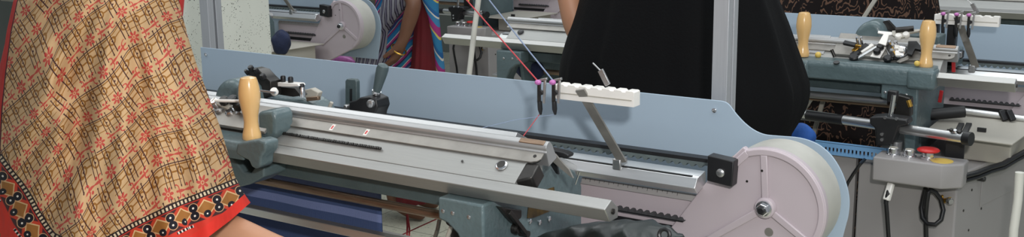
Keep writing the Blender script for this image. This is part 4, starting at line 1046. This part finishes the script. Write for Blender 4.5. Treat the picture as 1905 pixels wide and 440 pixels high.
def shawl():
    T = poly([(110, -130), (190, -135), (275, -130)])
    B = poly([(-22, 640), (80, 620), (150, 590), (250, 528), (330, 478), (385, 442), (430, 408), (466, 376)])
    Lf = poly([(110, -130), (60, -40), (25, 0), (12, 60), (2, 130), (-6, 200), (-12, 300), (-18, 440), (-22, 640)])
    Rf = poly([(275, -130), (318, -40), (333, 0), (347, 60), (366, 120), (385, 170), (411, 240), (437, 328), (452, 356), (466, 376)])
    bl = [(-40, 250), (8, 288), (40, 335), (70, 385), (105, 432), (150, 456), (200, 440), (250, 412), (330, 372), (400, 345), (440, 330), (480, 312)]
    def border(x, y):
        best = None; s0 = 0
        for a, b in zip(bl, bl[1:]):
            dx, dy = b[0] - a[0], b[1] - a[1]; l = math.hypot(dx, dy)
            k = max(0, min(1, ((x - a[0]) * dx + (y - a[1]) * dy) / l / l))
            d = math.hypot(x - a[0] - dx * k, y - a[1] - dy * k)
            sg = (dx * (y - a[1]) - dy * (x - a[0]))
            if best is None or d < best[0]: best = (d, s0 + k * l, 1 if sg > 0 else -1)
            s0 += l
        return best[1], best[0] * best[2]
    sm = lambda e: 0 if e < -1 else (1 if e > 1 else .5 + .75 * e - .25 * e ** 3)
    nu, nv = 150, 150
    mb = MB(); rings = []; pr, bo, ed = {}, {}, {}
    idx = 0
    for j in range(nv + 1):
        v = j / nv
        l, r = Lf(v), Rf(v); ring = []
        cols = [(i / nu, 0) for i in range(nu + 1)] + [(1 - (i + 1) / 40, 1) for i in range(39)]
        for u, bk in cols:
            t, b = T(u), B(u); t0, t1, b0, b1 = T(0), T(1), B(0), B(1)
            xy = [(1 - u) * l[k] + u * r[k] + (1 - v) * t[k] + v * b[k] - ((1 - u) * (1 - v) * t0[k] + u * (1 - v) * t1[k] + (1 - u) * v * b0[k] + u * v * b1[k]) for k in (0, 1)]
            x, y = xy
            q = math.sqrt(max(0, 1 - (2 * u - 1) ** 2))
            ang = math.atan2(x - 225, y + 140)
            dist = math.hypot(x - 225, y + 140)
            am = min(1, max(0, (dist - 110) / 330))
            if not bk:
                fold = .020 * am * math.sin(ang * 17 + .8 * math.sin(dist / 90)) + .010 * am * math.sin(ang * 41 + 1.3 + dist / 160) + .006 * math.sin(y / 26 + x / 60) * (1 - am)
                c1 = 78 + .21 * y
                fold += .028 * (sm((x - c1) / 26) - .5) * min(1, max(0, (y + 20) / 120)) * math.exp(-((x - c1) / 90) ** 2)
                D = 1.74 - .25 * q ** .9 + fold * min(1, q * 1.6)
            else:
                D = 1.74 + .30 * q
            ring.append(P(x, y, D=D))
            c1 = 78 + .21 * y; c2 = 205 + .24 * y
            sh = 20 * sm((x - c1) / 22) + 9 * math.sin(ang * 17 + .8 * math.sin(dist / 90)) * am + 6 * math.sin(y / 37) + 8 * sm((x - c2) / 16)
            vv = (y + 1.16 * x - .00092 * x * x + sh) / 66.0
            uu = (x * 1.05 - .52 * y - .6 * sh + 5 * math.sin(y / 50)) / 62.0
            pr[idx] = (uu, vv); bo[idx] = border(x + 3 * math.sin(y / 21), y); ed[idx] = (u if not bk else .5, v if not bk else .5)
            idx += 1
        rings.append(ring)
    mb.loft(rings, False); mb.uv = {'print': pr, 'border': bo, 'edge': ed}
    o = mb.build('printed_shawl', shawl_mat(), w1, smooth=180)
    o['label'] = 'cream shawl printed with red sprigs and brown chains, red border'
shawl()
# --- figure in black robe ---------------------------------------------------------
w2 = human('person in long black robe standing behind the blue board, left forearm raised', (-1.06, 2.41), math.radians(-115), 1.60, 'skinmid', tuck=True,
           rarm=(P(1078, 75, Y=2.25), P(1050, -40, Y=2.24), P(1046, -100, Y=2.24)))
pxloft([(-330, 1235, 1275), (-300, 1205, 1305), (-230, 1190, 1320), (-150, 1185, 1325), (-110, 1165, 1345), (-75, 1115, 1400), (-40, 1090, 1430), (0, 1077, 1446), (40, 1064, 1463), (90, 1048, 1481), (120, 1041, 1492), (150, 1039, 1502), (180, 1042, 1503), (215, 1052, 1488), (240, 1062, 1470), (300, 1080, 1450), (600, 1065, 1460), (1150, 1050, 1480)], 2.37, .215, 'black_robe', 'robe', w2, n=96, steps=80, folds=((.03, 9, 0, .02), (.02, 17, 1, -.03), (.012, 29, 2, .05)))
# --- woman in the striped tunic -----------------------------------------------------
def stripes(name, cols, sc, ang, rough=.8):
    m, nt, b = newmat(name); g = G(nt)
    tc = nt.nodes.new('ShaderNodeTexCoord'); s = nt.nodes.new('ShaderNodeSeparateXYZ'); nt.links.new(tc.outputs['Object'], s.inputs[0])
    nz = nt.nodes.new('ShaderNodeTexNoise'); nz.inputs['Scale'].default_value = 6; nt.links.new(tc.outputs['Object'], nz.inputs['Vector'])
    k = g.add(g.add(g.mul(s.outputs[0], math.cos(ang) * sc), g.mul(s.outputs[2], math.sin(ang) * sc)), g.mul(nz.outputs[0], .5))
    k = g.fr(k)
    rp = nt.nodes.new('ShaderNodeValToRGB'); cr = rp.color_ramp; cr.interpolation = 'CONSTANT'
    while len(cr.elements) < len(cols): cr.elements.new(.5)
    for e, (p, c) in zip(cr.elements, cols): e.position = p; e.color = (*lin(c), 1)
    nt.links.new(k, rp.inputs[0]); nt.links.new(rp.outputs[0], b.inputs['Base Color']); b.inputs['Roughness'].default_value = rough; b.inputs['Specular IOR Level'].default_value = .2
    return m
mk = stripes('diagonal striped tunic cotton', [(0, (40, 112, 158)), (.16, (190, 180, 180)), (.20, (150, 50, 110)), (.30, (60, 50, 80)), (.38, (44, 118, 150)), (.54, (200, 190, 170)), (.58, (176, 64, 120)), (.68, (50, 60, 110)), (.80, (120, 150, 160)), (.84, (130, 40, 90)), (.92, (36, 90, 140))], 15, math.radians(-40))
mg = stripes('grey striped scarf cotton', [(0, (150, 148, 156)), (.45, (58, 54, 66)), (.62, (128, 124, 140)), (.8, (70, 64, 84))], 55, math.radians(-14))
mp = stripes('patchwork blue panel cotton', [(0, (46, 110, 150)), (.3, (190, 170, 90)), (.36, (150, 50, 110)), (.6, (60, 120, 160)), (.8, (196, 190, 180)), (.86, (40, 90, 140))], 13, math.radians(35))
w3 = human('woman in blue striped tunic, dark red trousers and gold bangle', (P(752, 396, Z=0).x, P(752, 396, Z=0).y), math.radians(18), 1.56, 'skindark', tuck=True,
           rarm=(P(772, 4, Y=3.60), P(748, 84, Y=3.58), P(734, 108, Y=3.58)))
pxloft([(-160, 740, 790), (-110, 720, 812), (-60, 704, 815), (0, 700, 806), (40, 694, 795), (80, 690, 790), (130, 685, 786), (200, 680, 786), (330, 676, 790)], 3.72, .10, 'striped_tunic', mk, w3, folds=((.03, 7, 0, .05), (.02, 13, 1, 0)))
pxloft([(-20, 775, 800), (30, 772, 806), (130, 764, 812), (230, 760, 815), (330, 735, 812), (374, 738, 800)], 3.70, .085, 'red_trousers', 'maroon', w3, folds=((.05, 9, 0, .02), (.03, 15, 1, 0)))
pxloft([(-40, 772, 815), (0, 785, 816), (30, 796, 817), (80, 806, 822), (130, 811, 828), (200, 814, 833), (320, 812, 838)], 3.66, .04, 'side_panel', mp, w3, n=32)
pxloft([(-120, 735, 770), (-40, 716, 768), (0, 712, 764), (20, 706, 752), (40, 700, 735), (60, 674, 724), (90, 664, 722), (124, 660, 726), (170, 668, 724)], 3.60, .05, 'striped_scarf', mg, w3, n=40, folds=((.05, 9, 0, .1),))
bc = P(742, 92, Y=3.58); bd = (P(734, 108, Y=3.58) - P(748, 84, Y=3.58)).normalized()
bg = MB().ring(bc, bd, .0345, .0035, 24, 6).build('gold_bangle', 'gold', w3)
pb = lump(P(630, 112, Y=3.62), .05, (2.0, .7, .7), 11, 'magenta', 'pink_cloth'); tag(pb, 'bright pink cloth lying below the far left wheel housing', 'cloth')
# --- person in the dark printed dress ------------------------------------------------
def dress_mat():
    m, nt, b = newmat('dark leaf printed cotton'); g = G(nt)
    tc = nt.nodes.new('ShaderNodeTexCoord')
    mp_ = nt.nodes.new('ShaderNodeMapping'); mp_.inputs['Scale'].default_value = (3.0, 3.0, 1.7); nt.links.new(tc.outputs['Object'], mp_.inputs[0])
    wv = nt.nodes.new('ShaderNodeTexWave'); wv.wave_type = 'RINGS'; wv.inputs['Scale'].default_value = 9; wv.inputs['Distortion'].default_value = 14; wv.inputs['Detail'].default_value = 1; wv.inputs['Detail Scale'].default_value = 1.6
    nt.links.new(mp_.outputs[0], wv.inputs['Vector'])
    vo = nt.nodes.new('ShaderNodeTexNoise'); vo.inputs['Scale'].default_value = 9; nt.links.new(mp_.outputs[0], vo.inputs['Vector'])
    k = g.mul(g.gt(wv.outputs['Fac'], .80), g.gt(vo.outputs[0], .47))
    c = g.mix(lin((26, 20, 20)), lin((104, 78, 64)), k)
    nt.links.new(c, b.inputs['Base Color']); b.inputs['Roughness'].default_value = .85; b.inputs['Specular IOR Level'].default_value = .2
    return m
md = dress_mat()
w4 = human('person in dark brown leaf printed dress standing behind the right machine', (P(1600, 20, Y=3.75).x, 3.75), math.radians(-95), 1.62, 'skindark', tuck=True)
pxloft([(-330, 1560, 1620), (-260, 1530, 1650), (-200, 1500, 1690), (-120, 1470, 1715), (-40, 1455, 1735), (0, 1448, 1742), (40, 1440, 1748), (120, 1436, 1750), (300, 1430, 1760), (520, 1420, 1770), (840, 1410, 1790)], 3.75, .17, 'printed_dress', md, w4, n=80, folds=((.05, 11, 0, .03), (.025, 19, 1, -.02)))
# --- far figure in navy ---------------------------------------------------------------
w5 = human('person in navy clothes standing at the furthest machine, top centre', (P(930, 10, Y=5.15).x, 5.15), math.radians(-70), 1.62, 'skindark', tuck=True)
pxloft([(-150, 920, 948), (-110, 905, 962), (-60, 892, 978), (0, 890, 984), (34, 892, 986), (120, 894, 986), (330, 890, 990)], 5.15, .15, 'navy_tunic', 'navy', w5, folds=((.04, 9, 0, .05),))
# ------------------------------------------------------------ setting
def floor_mat():
    m, nt, b = newmat('speckled floor tile'); g = G(nt)
    tc = nt.nodes.new('ShaderNodeTexCoord')
    br = nt.nodes.new('ShaderNodeTexBrick'); br.offset = 0; br.inputs['Scale'].default_value = 1
    br.inputs['Brick Width'].default_value = .4; br.inputs['Row Height'].default_value = .4; br.inputs['Mortar Size'].default_value = .003
    br.inputs['Color1'].default_value = (*lin((206, 204, 184)), 1); br.inputs['Color2'].default_value = (*lin((200, 198, 178)), 1); br.inputs['Mortar'].default_value = (*lin((140, 138, 124)), 1)
    nt.links.new(tc.outputs['Object'], br.inputs['Vector'])
    nz = nt.nodes.new('ShaderNodeTexNoise'); nz.inputs['Scale'].default_value = 60; nt.links.new(tc.outputs['Object'], nz.inputs['Vector'])
    c = g.mix(br.outputs[0], lin((140, 138, 120)), g.mul(g.gt(nz.outputs[0], .62), .5))
    nt.links.new(c, b.inputs['Base Color']); b.inputs['Roughness'].default_value = .5
    return m
def speck_mat():
    m, nt, b = newmat('speckled white stone'); g = G(nt)
    tc = nt.nodes.new('ShaderNodeTexCoord')
    vo = nt.nodes.new('ShaderNodeTexVoronoi'); vo.inputs['Scale'].default_value = 75; vo.inputs['Randomness'].default_value = 1
    nt.links.new(tc.outputs['Object'], vo.inputs['Vector'])
    nz = nt.nodes.new('ShaderNodeTexNoise'); nz.inputs['Scale'].default_value = 22; nt.links.new(tc.outputs['Object'], nz.inputs['Vector'])
    sp = g.mul(g.lt(vo.outputs['Distance'], .17), g.gt(nz.outputs[0], .56))
    v2 = nt.nodes.new('ShaderNodeTexVoronoi'); v2.inputs['Scale'].default_value = 130; nt.links.new(tc.outputs['Object'], v2.inputs['Vector'])
    sp = g.mx(g.mul(sp, .9), g.mul(g.mul(g.lt(v2.outputs['Distance'], .2), g.gt(nz.outputs[0], .46)), .75))
    n2 = nt.nodes.new('ShaderNodeTexNoise'); n2.inputs['Scale'].default_value = 7; nt.links.new(tc.outputs['Object'], n2.inputs['Vector'])
    c = g.mix(lin((232, 233, 222)), lin((212, 213, 202)), n2.outputs[0])
    c = g.mix(c, lin((70, 70, 62)), sp)
    nt.links.new(c, b.inputs['Base Color']); b.inputs['Roughness'].default_value = .55
    return m
fl = MB().box(-9, 3, -2.5, 9, -.1, 0).build('floor', floor_mat(), loc=(0, 0, 0)); structure(fl)
MT['wall'] = mat('dull grey green wall paint', (118, 122, 116), .7, 0, .08, 2)
structure(MB().box(-9, 3, 8.0, 8.15, 0, 3.2).build('wall_back', 'wall'))
structure(MB().box(-9.15, -9, -2.5, 8.15, 0, 3.2).build('wall_left', 'wall'))
pr_ = P(503, 60, Y=2.72); pl_ = P(330, 60, Y=2.46)
structure(MB().box(pl_.x - .05, pr_.x, 2.46, 2.72, 0, 3.2).build('pillar', speck_mat()))
m6 = machine('far machine behind the printed dress, partly visible at the top right corner', Vector((-.15, 4.55, 0)), 1.74)
# ------------------------------------------------------------ light
def area(name, loc, target, size, power, col=(1, 1, 1), sy=None):
    l = bpy.data.lights.new(name, 'AREA'); l.size = size; l.energy = power; l.color = col
    if sy: l.shape = 'RECTANGLE'; l.size_y = sy
    o = bpy.data.objects.new(name, l); COL.objects.link(o); o.location = Vector(loc)
    o.rotation_euler = (Vector(target) - Vector(loc)).to_track_quat('-Z', 'Y').to_euler()
    return o
fl_ = P(0, 0, D=0) + Vector((rt[0], rt[1], 0)) * .16 + Vector((0, 0, .25))
area('camera_flash', fl_, P(1050, 230, D=2.4), .09, 23, (1, .985, .96))
for x, y in ((-3.2, 1.2), (-3.2, 3.6), (-.6, 1.8), (-.6, 4.0), (1.2, 1.0)):
    area('ceiling_light', (x, y, 2.95), (x, y, 0), 2.0, 25, (.95, .99, 1.0), 1.4)
w = bpy.data.worlds.new('world'); SC.world = w; w.use_nodes = True
w.node_tree.nodes['Background'].inputs[0].default_value = (.80, .9, 1.0, 1); w.node_tree.nodes['Background'].inputs[1].default_value = .30
vs = SC.view_settings; vs.view_transform = 'Standard'; vs.look = 'None'; vs.exposure = 0.0; vs.gamma = 1.0; vs.use_curve_mapping = False
